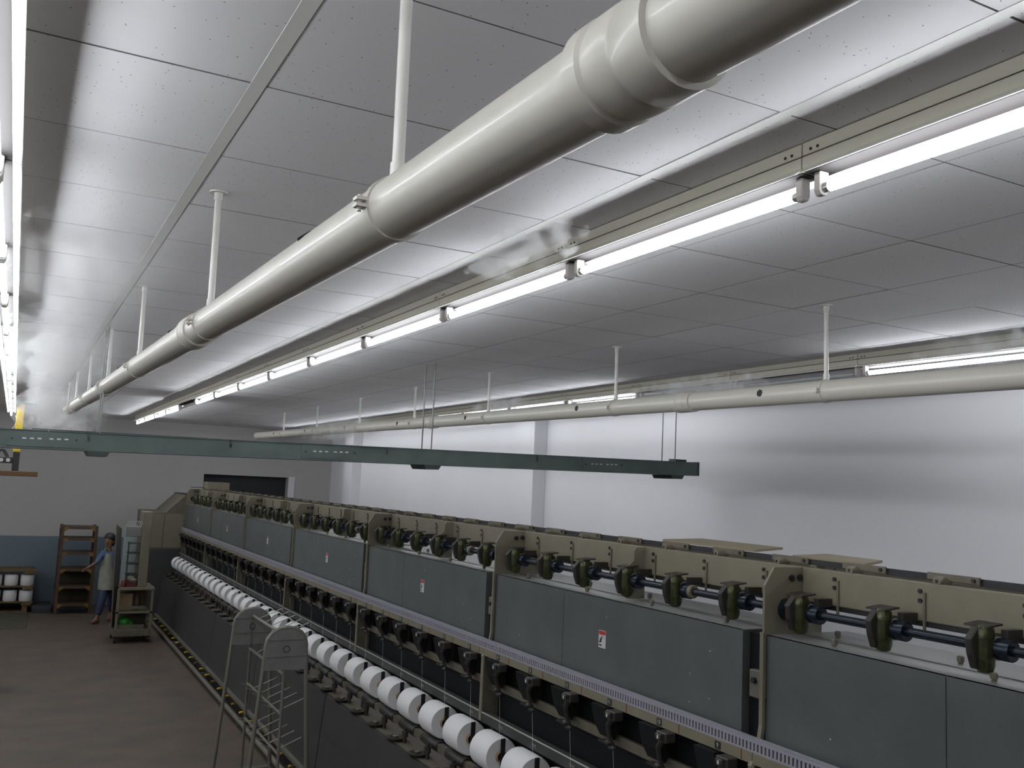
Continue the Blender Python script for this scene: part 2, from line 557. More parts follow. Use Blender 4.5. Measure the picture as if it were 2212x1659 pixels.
humidifier('humidifier_pipe', 'large cream plastic pipe crossing the ceiling nearest the viewer', 0.574, -0.0075, 0.463, 0.0165, -1.2, 14.2,
           [0.80, 3.55, 7.2, 10.8], [1.545, 3.305, 5.284, 7.05, 8.8, 10.5, 11.9, 13.3], [2.02, 3.93, 5.9, 7.8, 9.8],
           math.radians(128), 0.03, [(14.2, 1)])
humidifier('humidifier_pipe', 'long cream plastic pipe hanging above the machine before the white wall', 3.525, 0.004, 0.515, 0.0105, -1.0, 16.0,
           [1.0, 4.44, 8.35, 12.2], [1.55, 3.344, 5.207, 7.145, 8.85, 10.6, 12.4, 14.2], [0.9, 3.76, 5.62, 7.5, 9.2, 11.0, 12.8, 14.6],
           math.radians(170), 0.03, [(16.0, 1)])

# ------------------------------------------------------------------ cable tray on threaded rods
TYF, TYB = 6.885, 7.115


def tray_z(x):                                  # top of the tray, it rises slightly to the right
    return Z(0.2365 + 0.0133 * (x + 0.1))


def cable_tray():
    root = thing('cable_tray', 'grey-green metal cable tray hung across the room on rods', 'cable tray', (2.0, 7.0, tray_z(2.0)))
    Hh = 0.125

    def seg(x0, x1, name):
        za, zb = tray_z(x0), tray_z(x1)
        m = MB()
        for (yy0, yy1, lo, hi) in ((TYF, TYF + 0.004, -Hh, 0), (TYB - 0.004, TYB, -Hh, 0), (TYF, TYB, -Hh, -Hh + 0.004),
                                   (TYF - 0.012, TYF, -0.006, 0), (TYF - 0.010, TYF, -Hh, -Hh + 0.005)):
            m.add([(x0, yy0, za + lo), (x1, yy0, zb + lo), (x1, yy1, zb + lo), (x0, yy1, za + lo),
                   (x0, yy0, za + hi), (x1, yy0, zb + hi), (x1, yy1, zb + hi), (x0, yy1, za + hi)],
                  [(0, 3, 2, 1), (4, 5, 6, 7), (0, 1, 5, 4), (1, 2, 6, 5), (2, 3, 7, 6), (3, 0, 4, 7)])
        return put(name, m.mesh(name, M_TRAY), root)
    xs = [-2.6, 0.18, 2.12, 4.6, 5.645]
    for a, b in zip(xs[:-1], xs[1:]):
        seg(a, b - 0.004, 'tray_section')
    put('end_plate', MB().box(5.64, 5.648, TYF - 0.01, TYB, tray_z(5.64) - Hh, tray_z(5.64) + 0.005).mesh('end_plate', M_TRAY), root)
    put('end_stub', MB().box(5.49, 5.645, TYB - 0.05, TYB + 0.02, tray_z(5.6), tray_z(5.6) + 0.028).mesh('end_stub', M_TRAYD), root)
    # splice plates with bolts and slots
    slot = MB().box(-0.012, 0.012, -0.0015, 0.0015, -0.005, 0.005).mesh('slot', M_WHITE)
    bolt = MB().lathe([(0.006, -0.008), (0.006, 0)], 'y', (0, 0, 0), 8).mesh('bolt', M_BOLT)
    for xc in (0.18, 2.12, 4.6):
        z = tray_z(xc) - 0.060
        sp = put('splice_plate', MB().box(-0.24, 0.24, -0.003, 0.003, -0.05, 0.05).mesh('splice_plate', M_TRAY), root, (xc, TYF - 0.003, z))
        sp.rotation_euler = (0, -0.0133, 0)
        for dx in (-0.14, -0.095, -0.05, 0.02, 0.065, 0.11):
            put('slot', slot, sp, (xc + dx, TYF - 0.0075, z + 0.004 + 0.0133 * dx))
        for dx in (-0.21, 0.17):
            put('bolt', bolt, sp, (xc + dx, TYF - 0.005, z + 0.0133 * dx))
    for xc in (-1.4, 0.42, 1.36, 2.55, 3.9):
        put('clip', MB().tube([(0, -0.012, 0.0), (0, -0.016, -0.03), (0.004, -0.012, -0.05), (0.008, -0.006, -0.03)], 0.004, 8)
            .mesh('clip', M_TRAYD), root, (xc, TYF, tray_z(xc) - 0.005))
    # loose lid
    put('lid', MB().add([(0.08, TYF + 0.02, tray_z(0.08) + 0.004), (1.2, TYF + 0.02, tray_z(1.2) - 0.002), (1.2, TYB, tray_z(1.2) - 0.002), (0.08, TYB, tray_z(0.08) + 0.012),
                         (0.08, TYF + 0.02, tray_z(0.08) + 0.009), (1.2, TYF + 0.02, tray_z(1.2) + 0.003), (1.2, TYB, tray_z(1.2) + 0.003), (0.08, TYB, tray_z(0.08) + 0.017)],
                        [(0, 3, 2, 1), (4, 5, 6, 7), (0, 1, 5, 4), (1, 2, 6, 5), (2, 3, 7, 6), (3, 0, 4, 7)]).mesh('lid', M_TRAYD), root)
    for xc in (-1.95, 0.49, 2.935, 5.38):
        zb = tray_z(xc) - Hh
        rods = put('support_bracket', MB().prism([(-0.075, 0), (0.075, 0), (0.055, -0.034), (-0.055, -0.034)], 'y', TYF - 0.03, TYB + 0.03)
                   .mesh('support_bracket', M_TRAYD), root, (xc, 0, zb))
        for yy in (TYF + 0.016, TYB - 0.016):
            put('threaded_rod', MB().tube([(0, 0, -0.03), (0, 0, CEIL - 0.007 - zb)], 0.0055, 10).mesh('threaded_rod', M_ROD), rods, (xc, yy, zb))


cable_tray()

# ------------------------------------------------------------------ the twisting machine
XP, G = 2.72, 0.39562                            # cover face, spindle gauge
P6 = 6 * G
Y0 = 2.875                                       # the frame plate nearest the viewer in view
K0, K1 = -1, 6                                   # panels from the near end to the far end
YM0, YM1 = Y0 + K0 * P6, Y0 + K1 * P6
mach = thing('twisting_machine', 'long yarn twisting machine with grey covers and cream frame', 'machine', (2.9, (YM0 + YM1) / 2, 0))
mach_gauges = int(round((YM1 - YM0) / G))


def cube(name, x0, x1, y0, y1, z0, z1, m, parent=mach, bevel=0.0):
    c = Vector(((x0 + x1) / 2, (y0 + y1) / 2, (z0 + z1) / 2))
    return put(name, MB().box(x0 - c.x, x1 - c.x, y0 - c.y, y1 - c.y, z0 - c.z, z1 - c.z).mesh(name, m, bevel=bevel), parent, c)


# covers with door panels, knobs and warning labels
ZT, ZB = Z(-0.5386), Z(-1.02)
knob_me = MB().lathe([(0.009, 0), (0.009, 0.006), (0.0125, 0.007), (0.0125, 0.022), (0.009, 0.026)], 'z', (0, 0, 0), 10).mesh('knob', M_KNOB)
rivet_me = MB().lathe([(0.003, -0.002), (0.003, 0)], 'x', (0, 0, 0), 8).mesh('rivet', M_WHITE)


def pictogram():
    m = MB()
    t0, t1 = -0.0012, -0.0008
    m.prism([(0.026, -0.012), (0.020, -0.012), (0.017, 0.004), (0.006, 0.006), (0.004, 0.018), (0.0, 0.020), (-0.001, 0.006),
             (0.004, -0.004), (0.004, -0.014), (0.026, -0.020)], 'x', t0, t1)
    m.box(t0, t1, 0.002, 0.026, -0.034, -0.027)
    return m.mesh('pictogram', M_BLACK)


lab_w = MB().box(-0.0004, 0, -0.032, 0.032, -0.0435, 0.0435).mesh('warning_label', M_WHITE)
lab_r = MB().box(-0.0009, -0.0004, -0.0295, 0.0295, 0.022, 0.041).mesh('red_band', M_RED)
lab_p = pictogram()
lab_t = MB().box(-0.0009, -0.0005, -0.026, -0.006, 0.010, 0.013).box(-0.0009, -0.0005, -0.026, -0.010, 0.002, 0.004).mesh('caption_lines', M_GREYP)
DEPTH = 0.447
for k in range(K0, K1):
    ya, yb = Y0 + k * P6 + 0.135, Y0 + (k + 1) * P6 - 0.004
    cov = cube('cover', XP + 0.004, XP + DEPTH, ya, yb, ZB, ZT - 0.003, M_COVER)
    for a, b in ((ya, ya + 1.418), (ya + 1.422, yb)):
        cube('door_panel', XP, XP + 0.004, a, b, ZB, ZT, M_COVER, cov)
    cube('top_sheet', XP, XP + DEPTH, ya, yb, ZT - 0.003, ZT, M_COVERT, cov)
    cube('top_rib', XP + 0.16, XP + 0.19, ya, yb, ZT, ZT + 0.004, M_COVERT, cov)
    for i, (dx, dy) in enumerate(((0.07, 0.18), (0.25, 0.35), (0.07, 0.72), (0.25, 0.98), (0.07, 1.30), (0.25, 1.55), (0.07, 1.95), (0.25, 2.1))):
        put('knob', knob_me, cov, (XP + dx, ya + dy, ZT + 0.001))
    yl = Y0 + k * P6 + 1.17
    w = put('warning_label', lab_w, mach, (XP - 0.0005, yl, Z(-0.745)))
    tag(w, 'white warning sticker with red band and black pictogram')
    put('red_band', lab_r, w, (XP - 0.0005, yl, Z(-0.745)))
    put('pictogram', lab_p, w, (XP - 0.0005, yl, Z(-0.745)))
    put('caption_lines', lab_t, w, (XP - 0.0005, yl, Z(-0.745)))
    for dy, zz in ((0.20, -0.86), (0.33, -0.90), (0.33, -0.78), (0.20, -0.66), (1.9, -0.86), (1.0, -0.63)):
        put('rivet', rivet_me, cov, (XP - 0.001, ya + dy, Z(zz)))

# frame plates between the covers, wiring in the gaps
ZBT, ZBB = Z(-0.2716), Z(-0.4076)                # beam top and bottom
for k in range(K0, K1 + 1):
    y = Y0 + k * P6
    a = put('frame_plate', MB().prism([(2.705, Z(-0.545)), (2.705, Z(-0.345)), (2.755, Z(-0.272)), (3.02, Z(-0.272)), (3.02, Z(-0.545))],
                                      'y', -0.006, 0.006).mesh('frame_plate', M_CREAM), mach, (0, y, 0))
    b = MB().lathe([(0.0135, -0.010), (0.0135, 0)], 'y', (0, 0, 0), 6).mesh('bolt', M_BOLT)
    for bx, bz in ((2.845, -0.315), (2.845, -0.385), (2.89, -0.313), (2.89, -0.383)):
        put('bolt', b, a, (bx, y - 0.006, Z(bz)))
    put('bearing', MB().lathe([(0.045, -0.03), (0.045, 0.0)], 'y', (0, 0, 0), 18).mesh('bearing', M_SHAFT, smooth=True), a, (2.82, y - 0.006, Z(-0.44)))
    # the thin flange running down between two covers, bent out at its foot
    put('flange', MB().prism([(2.700, Z(-0.53)), (2.715, Z(-0.53)), (2.715, Z(-0.90)), (2.700, Z(-0.99)), (2.66, Z(-1.04)), (2.645, Z(-1.04)),
                              (2.685, Z(-0.985)), (2.700, Z(-0.89))], 'y', -0.010, 0.010).mesh('flange', M_CREAM), mach, (0, y + 0.004, 0))
    if k == K1:
        continue
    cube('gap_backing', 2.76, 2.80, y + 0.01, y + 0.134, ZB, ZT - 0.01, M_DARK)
    bx_ = cube('switch_box', 2.725, 2.76, y + 0.035, y + 0.10, Z(-0.80), Z(-0.69), M_RAILM, bevel=0.004)
    put('switch', MB().lathe([(0.012, -0.014), (0.012, 0)], 'x', (0, 0, 0), 10).mesh('switch', M_BLACK), bx_, (2.725, y + 0.065, Z(-0.73)))
    # lower post, a cream plate across the bays
    po = put('post', MB().prism([(2.655, Z(-1.035)), (2.665, Z(-1.425)), (2.735, Z(-1.445)), (2.735, Z(-2.45)), (2.80, Z(-2.45)), (2.80, Z(-1.035))], 'y', -0.008, 0.008)
             .mesh('post', M_CREAMD), mach, (0, y, 0))
    put('post_edge', MB().box(2.650, 2.658, -0.016, 0.016, Z(-1.42), Z(-1.035)).mesh('post_edge', M_CREAM), po, (0, y, 0))

# rounded hanger plates half-way
for k in range(K0, K1):
    y = Y0 + k * P6 + P6 / 2 - 0.12
    pts = [(2.895, Z(-0.272)), (2.895, Z(-0.53)), (2.80, Z(-0.53)), (2.772, Z(-0.518)), (2.76, Z(-0.49)), (2.76, Z(-0.40)), (2.772, Z(-0.372)),
           (2.80, Z(-0.36)), (2.825, Z(-0.34)), (2.825, Z(-0.29)), (2.84, Z(-0.272))]
    put('hanger_plate', MB().prism(pts, 'y', -0.006, 0.006).mesh('hanger_plate', M_CREAM), mach, (0, y, 0))

# box beam, one length for each section
for k in range(K0, K1):
    ya, yb = Y0 + k * P6, Y0 + (k + 1) * P6
    cube('beam', 2.905, 2.95, ya + 0.008, yb - 0.008, ZBB, ZBT, M_CREAM, bevel=0.004)
    cube('beam_underside_channel', 2.91, 2.93, ya + 0.05, yb - 0.05, ZBB - 0.018, ZBB - 0.001, M_BLACK)
# shaft
sh = put('shaft', MB().tube([(2.82, YM0, Z(-0.44)), (2.82, YM1 - 0.05, Z(-0.44))], 0.0165, 16).mesh('shaft', M_SHAFT, smooth=True), mach)
for k in range(K0, K1):
    y = Y0 + k * P6 + 0.62
    put('shaft_coupling', MB().lathe([(0.028, -0.045), (0.031, -0.040), (0.031, 0.040), (0.028, 0.045)], 'y', (0, 0, 0), 16)
        .mesh('shaft_coupling', M_CREAM, smooth=True), sh, (2.82, y, Z(-0.44)))


def yoke_meshes():
    d = {}
    # an upright bulged casting in front of the shaft, its dark cheek on the far side
    prof = [(0.010, -0.080), (0.021, -0.074), (0.026, -0.055), (0.027, -0.010), (0.027, 0.030), (0.025, 0.058), (0.020, 0.070), (0.010, 0.074)]
    body = MB().lathe(prof, 'z', (0, 0, 0), 16)
    body.v = [(-0.032 + x * 1.30, y * 1.0, z) for x, y, z in body.v]
    d['body'] = body.mesh('yoke', M_YOKE, smooth=True)
    d['wing'] = MB().prism([(-0.010, 0.072), (-0.060, 0.068), (-0.096, 0.030), (-0.088, -0.020), (-0.070, -0.066), (-0.020, -0.072), (0.020, -0.040), (0.020, 0.050)],
                           'y', 0.004, 0.030).mesh('cheek', M_DARKG, bevel=0.004)
    d['lid'] = MB().prism([(-0.055, 0.064), (-0.055, 0.070), (0.020, 0.078), (0.020, 0.072)], 'y', -0.026, 0.060).mesh('yoke_lid', M_DARKG)
    d['seam'] = MB().lathe([(0.0272, 0.030), (0.0279, 0.0305), (0.0279, 0.0315), (0.0272, 0.0318)], 'z', (0, 0, 0), 16).mesh('seam', M_YOKE)
    d['collar'] = MB().lathe([(0.034, -0.075), (0.036, -0.071), (0.036, -0.022), (0.034, -0.020)], 'y', (0, 0, 0), 18).mesh('collar', M_SHAFT, smooth=True)
    d['rim'] = MB().lathe([(0.037, -0.026), (0.0385, -0.024), (0.0385, -0.021)], 'y', (0, 0, 0), 18).mesh('rim', M_WIRE, smooth=True)
    d['arm'] = MB().box(0.010, 0.085, -0.050, -0.026, 0.028, 0.060).mesh('arm', M_DARKG)
    d['bolt'] = MB().lathe([(0.0085, -0.006), (0.0085, 0)], 'x', (0, 0, 0), 8).mesh('bolt', M_BOLT)
    d['stay'] = MB().box(0.078, 0.084, -0.086, -0.076, -0.02, 0.135).mesh('stay', M_CREAMD)
    return d


YK = yoke_meshes()
ny = int((YM1 - 0.2 - (YM0 + 0.1)) / G)
for n in range(ny + 1):
    y = Y0 - 0.12 + (n - 6 * 1) * G + 0.0
    if y < YM0 + 0.1:
        continue
    if y > YM1 - 0.1:
        break
    c = (2.82, y, Z(-0.44))
    o = put('yoke', YK['body'], mach, c)
    for part, key in (('cheek', 'wing'), ('yoke_lid', 'lid'), ('collar', 'collar'), ('rim', 'rim'), ('arm', 'arm')):
        put(part, YK[key], o, c)
    if y < 9:
        for dz in (0.0, -0.066):
            sm = put('seam', YK['seam'], o, (c[0] - 0.032, c[1], c[2] + dz))
            sm.scale = (1.29, 0.98, 1)
    put('stay', YK['stay'], mach, c)
    for bz in (-0.302, -0.335):
        put('bolt', YK['bolt'], mach, (2.905, y - 0.062, Z(bz)))

# linked traverse bars above the beam
LB = {}
LB['bar'] = MB().box(-0.006, 0.006, -0.105, 0.105, -0.013, 0.013).mesh('link_bar', M_CREAMD, bevel=0.002)
LB['boss'] = MB().lathe([(0.016, -0.05), (0.016, 0.012)], 'x', (0, 0, 0), 14).mesh('boss', M_CREAM, smooth=True)
LB['hole'] = MB().lathe([(0.006, -0.053), (0.006, -0.049)], 'x', (0, 0, 0), 10).mesh('boss_hole', M_BLACK)
LB['bolt'] = MB().lathe([(0.008, -0.012), (0.008, -0.005)], 'x', (0, 0, 0), 6).mesh('bolt', M_BLACK)
LB['strip'] = MB().box(-0.004, 0.004, -0.105, 0.105, -0.015, 0.011).mesh('strap', M_BLACK)
LB['stand'] = MB().box(-0.012, 0.012, -0.012, 0.012, -0.03, -0.012).mesh('link_stand', M_CREAMD)
for n in range(mach_gauges):
    y = YM0 + 0.14 + n * G
    c = (2.985, y, Z(-0.2500))
    o = put('link_bar', LB['bar'], mach, c)
    put('boss', LB['boss'], o, (2.985, y + 0.03, Z(-0.2625)))
    put('boss_hole', LB['hole'], o, (2.985, y + 0.03, Z(-0.2625)))
    put('bolt', LB['bolt'], o, (2.985, y - 0.085, Z(-0.2500)))
    put('strap', LB['strip'], mach, (2.995, y - 0.205, Z(-0.2530)))
# stands that carry the links, rear rail of the other side and its beige cover sheets
for k in range(K0, K1 + 1):
    y = Y0 + k * P6
    cube('link_stand', 2.975, 3.02, y - 0.02, y + 0.02, Z(-0.30), Z(-0.263), M_CREAMD)
for k in range(K0, K1):
    ya, yb = Y0 + k * P6, Y0 + (k + 1) * P6
    cube('rear_rail', 3.10, 3.135, ya + 0.004, yb - 0.004, Z(-0.30), Z(-0.272), M_CREAMD)
for ya, yb, xa, xb in ((3.55, 4.30, 3.28, 3.56), (2.80, 3.22, 3.20, 3.42)):
    put('cover_sheet', MB().add([(xa, ya, Z(-0.262)), (xb, ya + 0.1, Z(-0.256)), (xb, yb, Z(-0.254)), (xa, yb, Z(-0.262)),
                                 (xa, ya, Z(-0.250)), (xb, ya + 0.1, Z(-0.244)), (xb, yb, Z(-0.242)), (xa, yb, Z(-0.250))],
                                [(0, 3, 2, 1), (4, 5, 6, 7), (0, 1, 5, 4), (1, 2, 6, 5), (2, 3, 7, 6), (3, 0, 4, 7)]).mesh('cover_sheet', M_BEIGE), mach)
for ya, yb in ((2.7, 3.5), (3.5, 4.7), (7.2, 8.2)):
    cube('sheet_support', 3.24, 3.27, ya, yb, Z(-0.30), Z(-0.264), M_CREAMD)

# slotted number strip along the front
ZR = Z(-0.9385)
XR_ = 2.665
for k in range(K0, K1):
    ya, yb = Y0 + k * P6, Y0 + (k + 1) * P6
    m = MB()
    m.box(XR_, XR_ + 0.006, ya, yb, ZR - 0.017, ZR)
    m.box(XR_, XR_ + 0.006, ya, yb, ZR - 0.054, ZR - 0.047)
    n = int(P6 / 0.0208)
    for i in range(n):
        y = ya + (i + 0.5) * P6 / n
        m.box(XR_, XR_ + 0.006, y - 0.0058, y + 0.0058, ZR - 0.048, ZR - 0.016)
    s = put('slotted_strip', m.mesh('slotted_strip', M_STRIP), mach)
    s['kind'] = 'stuff'
    s['label'] = 'pale lilac strip with fine vertical slots'
    cube('slot_backing', XR_ + 0.010, XR_ + 0.014, ya, yb, ZR - 0.05, ZR - 0.016, M_BLACK)
    cube('strip_ledge', XR_ - 0.002, XR_ + 0.016, ya, yb, ZR, ZR + 0.004, M_STRIP)
    cube('number_rail', XR_ - 0.008, XR_ + 0.030, ya + 0.002, yb - 0.002, Z(-1.033), Z(-0.993), M_CREAM)


def digits(txt):
    cu = bpy.data.curves.new('digits', 'FONT')
    cu.body = txt
    cu.size = 0.026
    cu.align_x = 'CENTER'
    cu.align_y = 'CENTER'
    cu.resolution_u = 2
    tmp = bpy.data.objects.new('tmp_digits', cu)
    COL.objects.link(tmp)
    me = bpy.data.meshes.new_from_object(tmp.evaluated_get(bpy.context.evaluated_depsgraph_get()))
    bpy.data.objects.remove(tmp)
    bpy.data.curves.remove(cu)
    me.materials.clear()
    me.materials.append(M_WHITE)
    # flat in XY -> stand it up on the front face: text x runs towards -y, text y runs up
    for v in me.vertices:
        x, y, _ = v.co
        v.co = (0, -x, y)
    return me


plate_me = MB().box(-0.002, 0, -0.017, 0.017, -0.015, 0.015).mesh('number_plate', M_BLACK)
tick_me = MB().box(-0.0015, 0, -0.002, 0.002, -0.022, 0.022).mesh('gauge_tick', mat('dull_red_mark', (0.17, 0.045, 0.03), 0.6))
GUIDE = {}
GUIDE['box'] = MB().box(-0.055, 0.0, -0.038, 0.034, -0.022, 0.020).prism([(-0.052, -0.018), (-0.075, -0.006), (-0.075, 0.016), (-0.052, 0.018)], 'y', -0.024, 0.016
                                                                         ).mesh('yarn_guide', M_DARKG, bevel=0.004)
GUIDE['lamp'] = MB().box(-0.078, -0.074, -0.012, -0.004, -0.004, 0.010).mesh('indicator', M_WHITE)
GUIDE['tab'] = MB().box(-0.05, -0.04, -0.020, 0.004, 0.018, 0.0195).mesh('lid_tab', M_WHITE)
GUIDE['arm'] = MB().tube([(-0.02, 0.02, -0.015), (-0.025, 0.05, -0.06), (-0.01, 0.06, -0.11), (0.0, 0.05, -0.16)], [0.017, 0.014, 0.011, 0.009], 8) \
    .ball((0.0, 0.05, -0.165), (0.018, 0.026, 0.014), 10, 6).mesh('tension_arm', M_DARKG, smooth=True)
GUIDE['hook'] = MB().box(-0.04, 0.0, -0.055, 0.03, -0.012, -0.004).ball((-0.015, -0.03, -0.005), (0.022, 0.02, 0.012), 10, 6).mesh('lever', M_DARKG, smooth=True)
GUIDE['shield'] = MB().prism([(-0.045, 0.012), (0.030, 0.012), (0.040, -0.10), (0.015, -0.145), (-0.020, -0.085)], 'y', 0.0, 0.13).mesh('shield', M_DARK)
yarn_me = {}
bob_h0 = 4.485                                   # near face of one of the packages
for n in range(-9, 60):
    y = 3.388 + n * G
    if y < YM0 + 0.1 or y > YM1 - 0.12:
        continue
    c = (2.655, y, Z(-1.052))
    o = put('yarn_guide', GUIDE['box'], mach, c)
    put('tension_arm', GUIDE['arm'], o, c)
    put('lever', GUIDE['hook'], o, (2.665, y + 0.10, Z(-1.19)))
    put('shield', GUIDE['shield'], o, (2.672, y + 0.075, Z(-1.05)))
    if y < 10:
        put('indicator', GUIDE['lamp'], o, c)
        put('lid_tab', GUIDE['tab'], o, c)
    put('gauge_tick', tick_me, mach, (XR_ - 0.0085, y - 0.055, Z(-1.012)))
    num = 10 + n
    if 0 < num < 22:
        p = put('number_plate', plate_me, mach, (XR_ - 0.0085, y + 0.085, Z(-1.013)))
        put('digits', digits(str(num)), p, (XR_ - 0.0112, y + 0.085, Z(-1.013)))
    # thread from the tension arm down to the package
    put('yarn_thread', MB().tube([(2.66, y + 0.05, Z(-1.22)), (2.645, y + 0.0, Z(-1.43))], 0.0006, 5).mesh('yarn_thread', M_YARN), mach)

# bay below the strip
for k in range(K0, K1):
    ya, yb = Y0 + k * P6 + 0.010, Y0 + (k + 1) * P6 - 0.010
    cube('guide_bar', 2.715, 2.735, ya, yb, Z(-1.226), Z(-1.178), M_CREAMD)
    bp = MB().add([(2.765, ya, Z(-1.03)), (2.765, yb, Z(-1.03)), (2.765, yb, Z(-1.43)), (2.765, ya, Z(-1.43)),
                   (2.790, ya, Z(-1.03)), (2.790, yb, Z(-1.03)), (2.790, yb, Z(-1.43)), (2.790, ya, Z(-1.43))],
                  [(0, 3, 2, 1), (4, 5, 6, 7), (0, 1, 5, 4), (1, 2, 6, 5), (2, 3, 7, 6), (3, 0, 4, 7)])
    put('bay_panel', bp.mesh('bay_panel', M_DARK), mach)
    ra = put('front_rail', MB().prism([(2.665, Z(-1.366)), (2.652, Z(-1.372)), (2.655, Z(-1.425)), (2.70, Z(-1.425)), (2.70, Z(-1.366))], 'y', ya, yb)
             .mesh('front_rail', M_SKIRT), mach)
    put('rail_edge', MB().tube([(2.656, ya, Z(-1.368)), (2.656, yb, Z(-1.368))], 0.0045, 8).mesh('rail_edge', M_WIRE), ra)
    for i in range(6):
        yy = Y0 + k * P6 + 0.12 + i * G
        if yy < 9:
            put('tag', MB().box(-0.001, 0.001, -0.026, 0.026, -0.007, 0.007).mesh('tag', M_RAILM), ra, (2.652, yy, Z(-1.397)))
    # mechanism below the packages
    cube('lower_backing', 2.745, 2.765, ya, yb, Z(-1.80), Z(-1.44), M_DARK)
    cube('drum_cover', 2.56, 2.60, ya, yb, Z(-1.70), Z(-1.655), M_CREAMD)
    cube('spindle_bar', 2.46, 2.56, ya, yb, Z(-1.79), Z(-1.755), M_CREAMD)
    # skirt, lower rails
    sk = MB().add([(2.425, ya, Z(-1.758)), (2.425, yb, Z(-1.758)), (2.365, yb, Z(-2.41)), (2.365, ya, Z(-2.41)),
                   (2.445, ya, Z(-1.758)), (2.445, yb, Z(-1.758)), (2.385, yb, Z(-2.41)), (2.385, ya, Z(-2.41))],
                  [(0, 3, 2, 1), (4, 5, 6, 7), (0, 1, 5, 4), (1, 2, 6, 5), (2, 3, 7, 6), (3, 0, 4, 7)])
    put('skirt_panel', sk.mesh('skirt_panel', M_SKIRT), mach)
    cube('skirt_rail', 2.33, 2.375, ya, yb, Z(-2.425), Z(-2.395), M_RAILM)
    cube('toe_recess', 2.37, 2.42, ya, yb, 0.0, Z(-2.42), M_BLACK)
    put('foot_rail', MB().tube([(2.262, ya - 0.008, Z(-2.492)), (2.262, yb + 0.008, Z(-2.492))], 0.026, 14).mesh('foot_rail', M_RAILM, smooth=True), mach)
for k in range(K0, K1 + 1):
    y = Y0 + k * P6
    cube('foot_bracket', 2.262, 2.40, y - 0.015, y + 0.015, Z(-2.55), Z(-2.48), M_RAILM)
# drive drums below packages, spindle posts, pedals
drum = MB().lathe([(0.035, -0.13), (0.038, -0.125), (0.038, 0.125), (0.035, 0.13)], 'y', (0, 0, 0), 14).mesh('drive_drum', M_DARKG, smooth=True)
post = MB().tube([(0, 0, 0.0), (0, 0, -0.11)], 0.012, 10).tube([(0, 0.0, -0.02), (0, 0, -0.06)], 0.022, 10).mesh('spindle_post', M_DARKG, smooth=True)
dish = MB().lathe([(0.03, -0.012), (0.062, 0.0), (0.066, 0.010), (0.052, 0.012), (0.03, 0.004)], 'z', (0, 0, 0), 16).mesh('dish', M_DARKG, smooth=True)
dcap = MB().lathe([(0.018, 0.0), (0.022, 0.012), (0.010, 0.018)], 'z', (0, 0, 0), 10).mesh('dish_cap', M_KNOB, smooth=True)
arm = MB().box(-0.015, 0.015, -0.009, -0.003, -0.045, 0.104).mesh('cradle_arm', M_BLACK, bevel=0.002)
arm2 = MB().tube([(0.0, 0, -0.03), (0.07, 0, -0.075), (0.10, 0, -0.05)], 0.010, 8).mesh('cradle_lever', M_DARKG)
pedal = [MB().box(-0.028, 0.006, -0.020, 0.020, -0.006, 0.006).prism([(-0.028, 0.006), (-0.045, -0.004), (-0.045, -0.012), (-0.028, -0.006)], 'y', -0.02, 0.02)
         .mesh('pedal', mm) for mm in (M_YELLOW, M_YELD)]
XB, ZBOB, RB, LBOB = 2.62, Z(-1.537), 0.104, 0.225
pk = []
for n in range(-9, 60):
    y = bob_h0 + n * G
    if y < YM0 + 0.05 or y + LBOB > YM1 - 0.02:
        continue
    pk.append(y)
    put('drive_drum', drum, mach, (2.585, y + 0.115, ZBOB - RB - 0.036))
    put('spindle_post', post, mach, (2.51, y + 0.02, Z(-1.655)))
    d = put('dish', dish, mach, (2.475, y + 0.10, Z(-1.742)))
    put('dish_cap', dcap, d, (2.475, y + 0.10, Z(-1.735)))
    a = put('cradle_arm', arm, mach, (XB, y, ZBOB))
    put('cradle_lever', arm2, a, (XB, y, ZBOB))
    put('pedal', pedal[0 if n % 3 else 1], mach, (2.345, y + 0.1, Z(-2.452)))

# head cabinet at the far end
hc = thing('head_cabinet', 'tall cream drive cabinet with sloping shoulder at the far end of the machine', 'cabinet', (2.4, YM1 + 0.8, 0))
ZS = Z(-0.695)
ch = MB().prism([(2.08, 0), (2.08, ZS), (2.385, ZS), (2.70, Z(-0.375)), (3.2, Z(-0.375)), (3.2, 0)], 'y', YM1 + 0.032, YM1 + 1.35)
put('body', ch.mesh('body', M_CREAMD, bevel=0.004), hc)
fr = [(2.10, 2.37, Z(-1.30), ZS - 0.02), (2.378, 2.69, Z(-1.30), ZS - 0.02), (2.10, 2.69, 0.12, Z(-1.32))]
for x0, x1, z0, z1 in fr:
    cube('access_panel', x0, x1, YM1 + 0.022, YM1 + 0.032, z0, z1, M_CREAM if z0 > 1 else M_SKIRT, hc, bevel=0.003)
cube('top_box', 2.97, 3.34, YM1 - 0.42, YM1 - 0.02, Z(-0.262), Z(-0.135), M_CREAM, mach, bevel=0.004)
cube('top_box_foot', 3.05, 3.15, YM1 - 0.30, YM1 - 0.05, ZT, Z(-0.262), M_CREAMD, mach)
cube('cable_shelf', 2.75, 3.0, YM1 - 0.10, YM1 - 0.02, Z(-0.245), Z(-0.235), M_BLACK, mach)
cube('roof_lip', 2.69, 2.84, YM1 + 0.025, YM1 + 1.36, Z(-0.375), Z(-0.365), M_BLACK, hc)

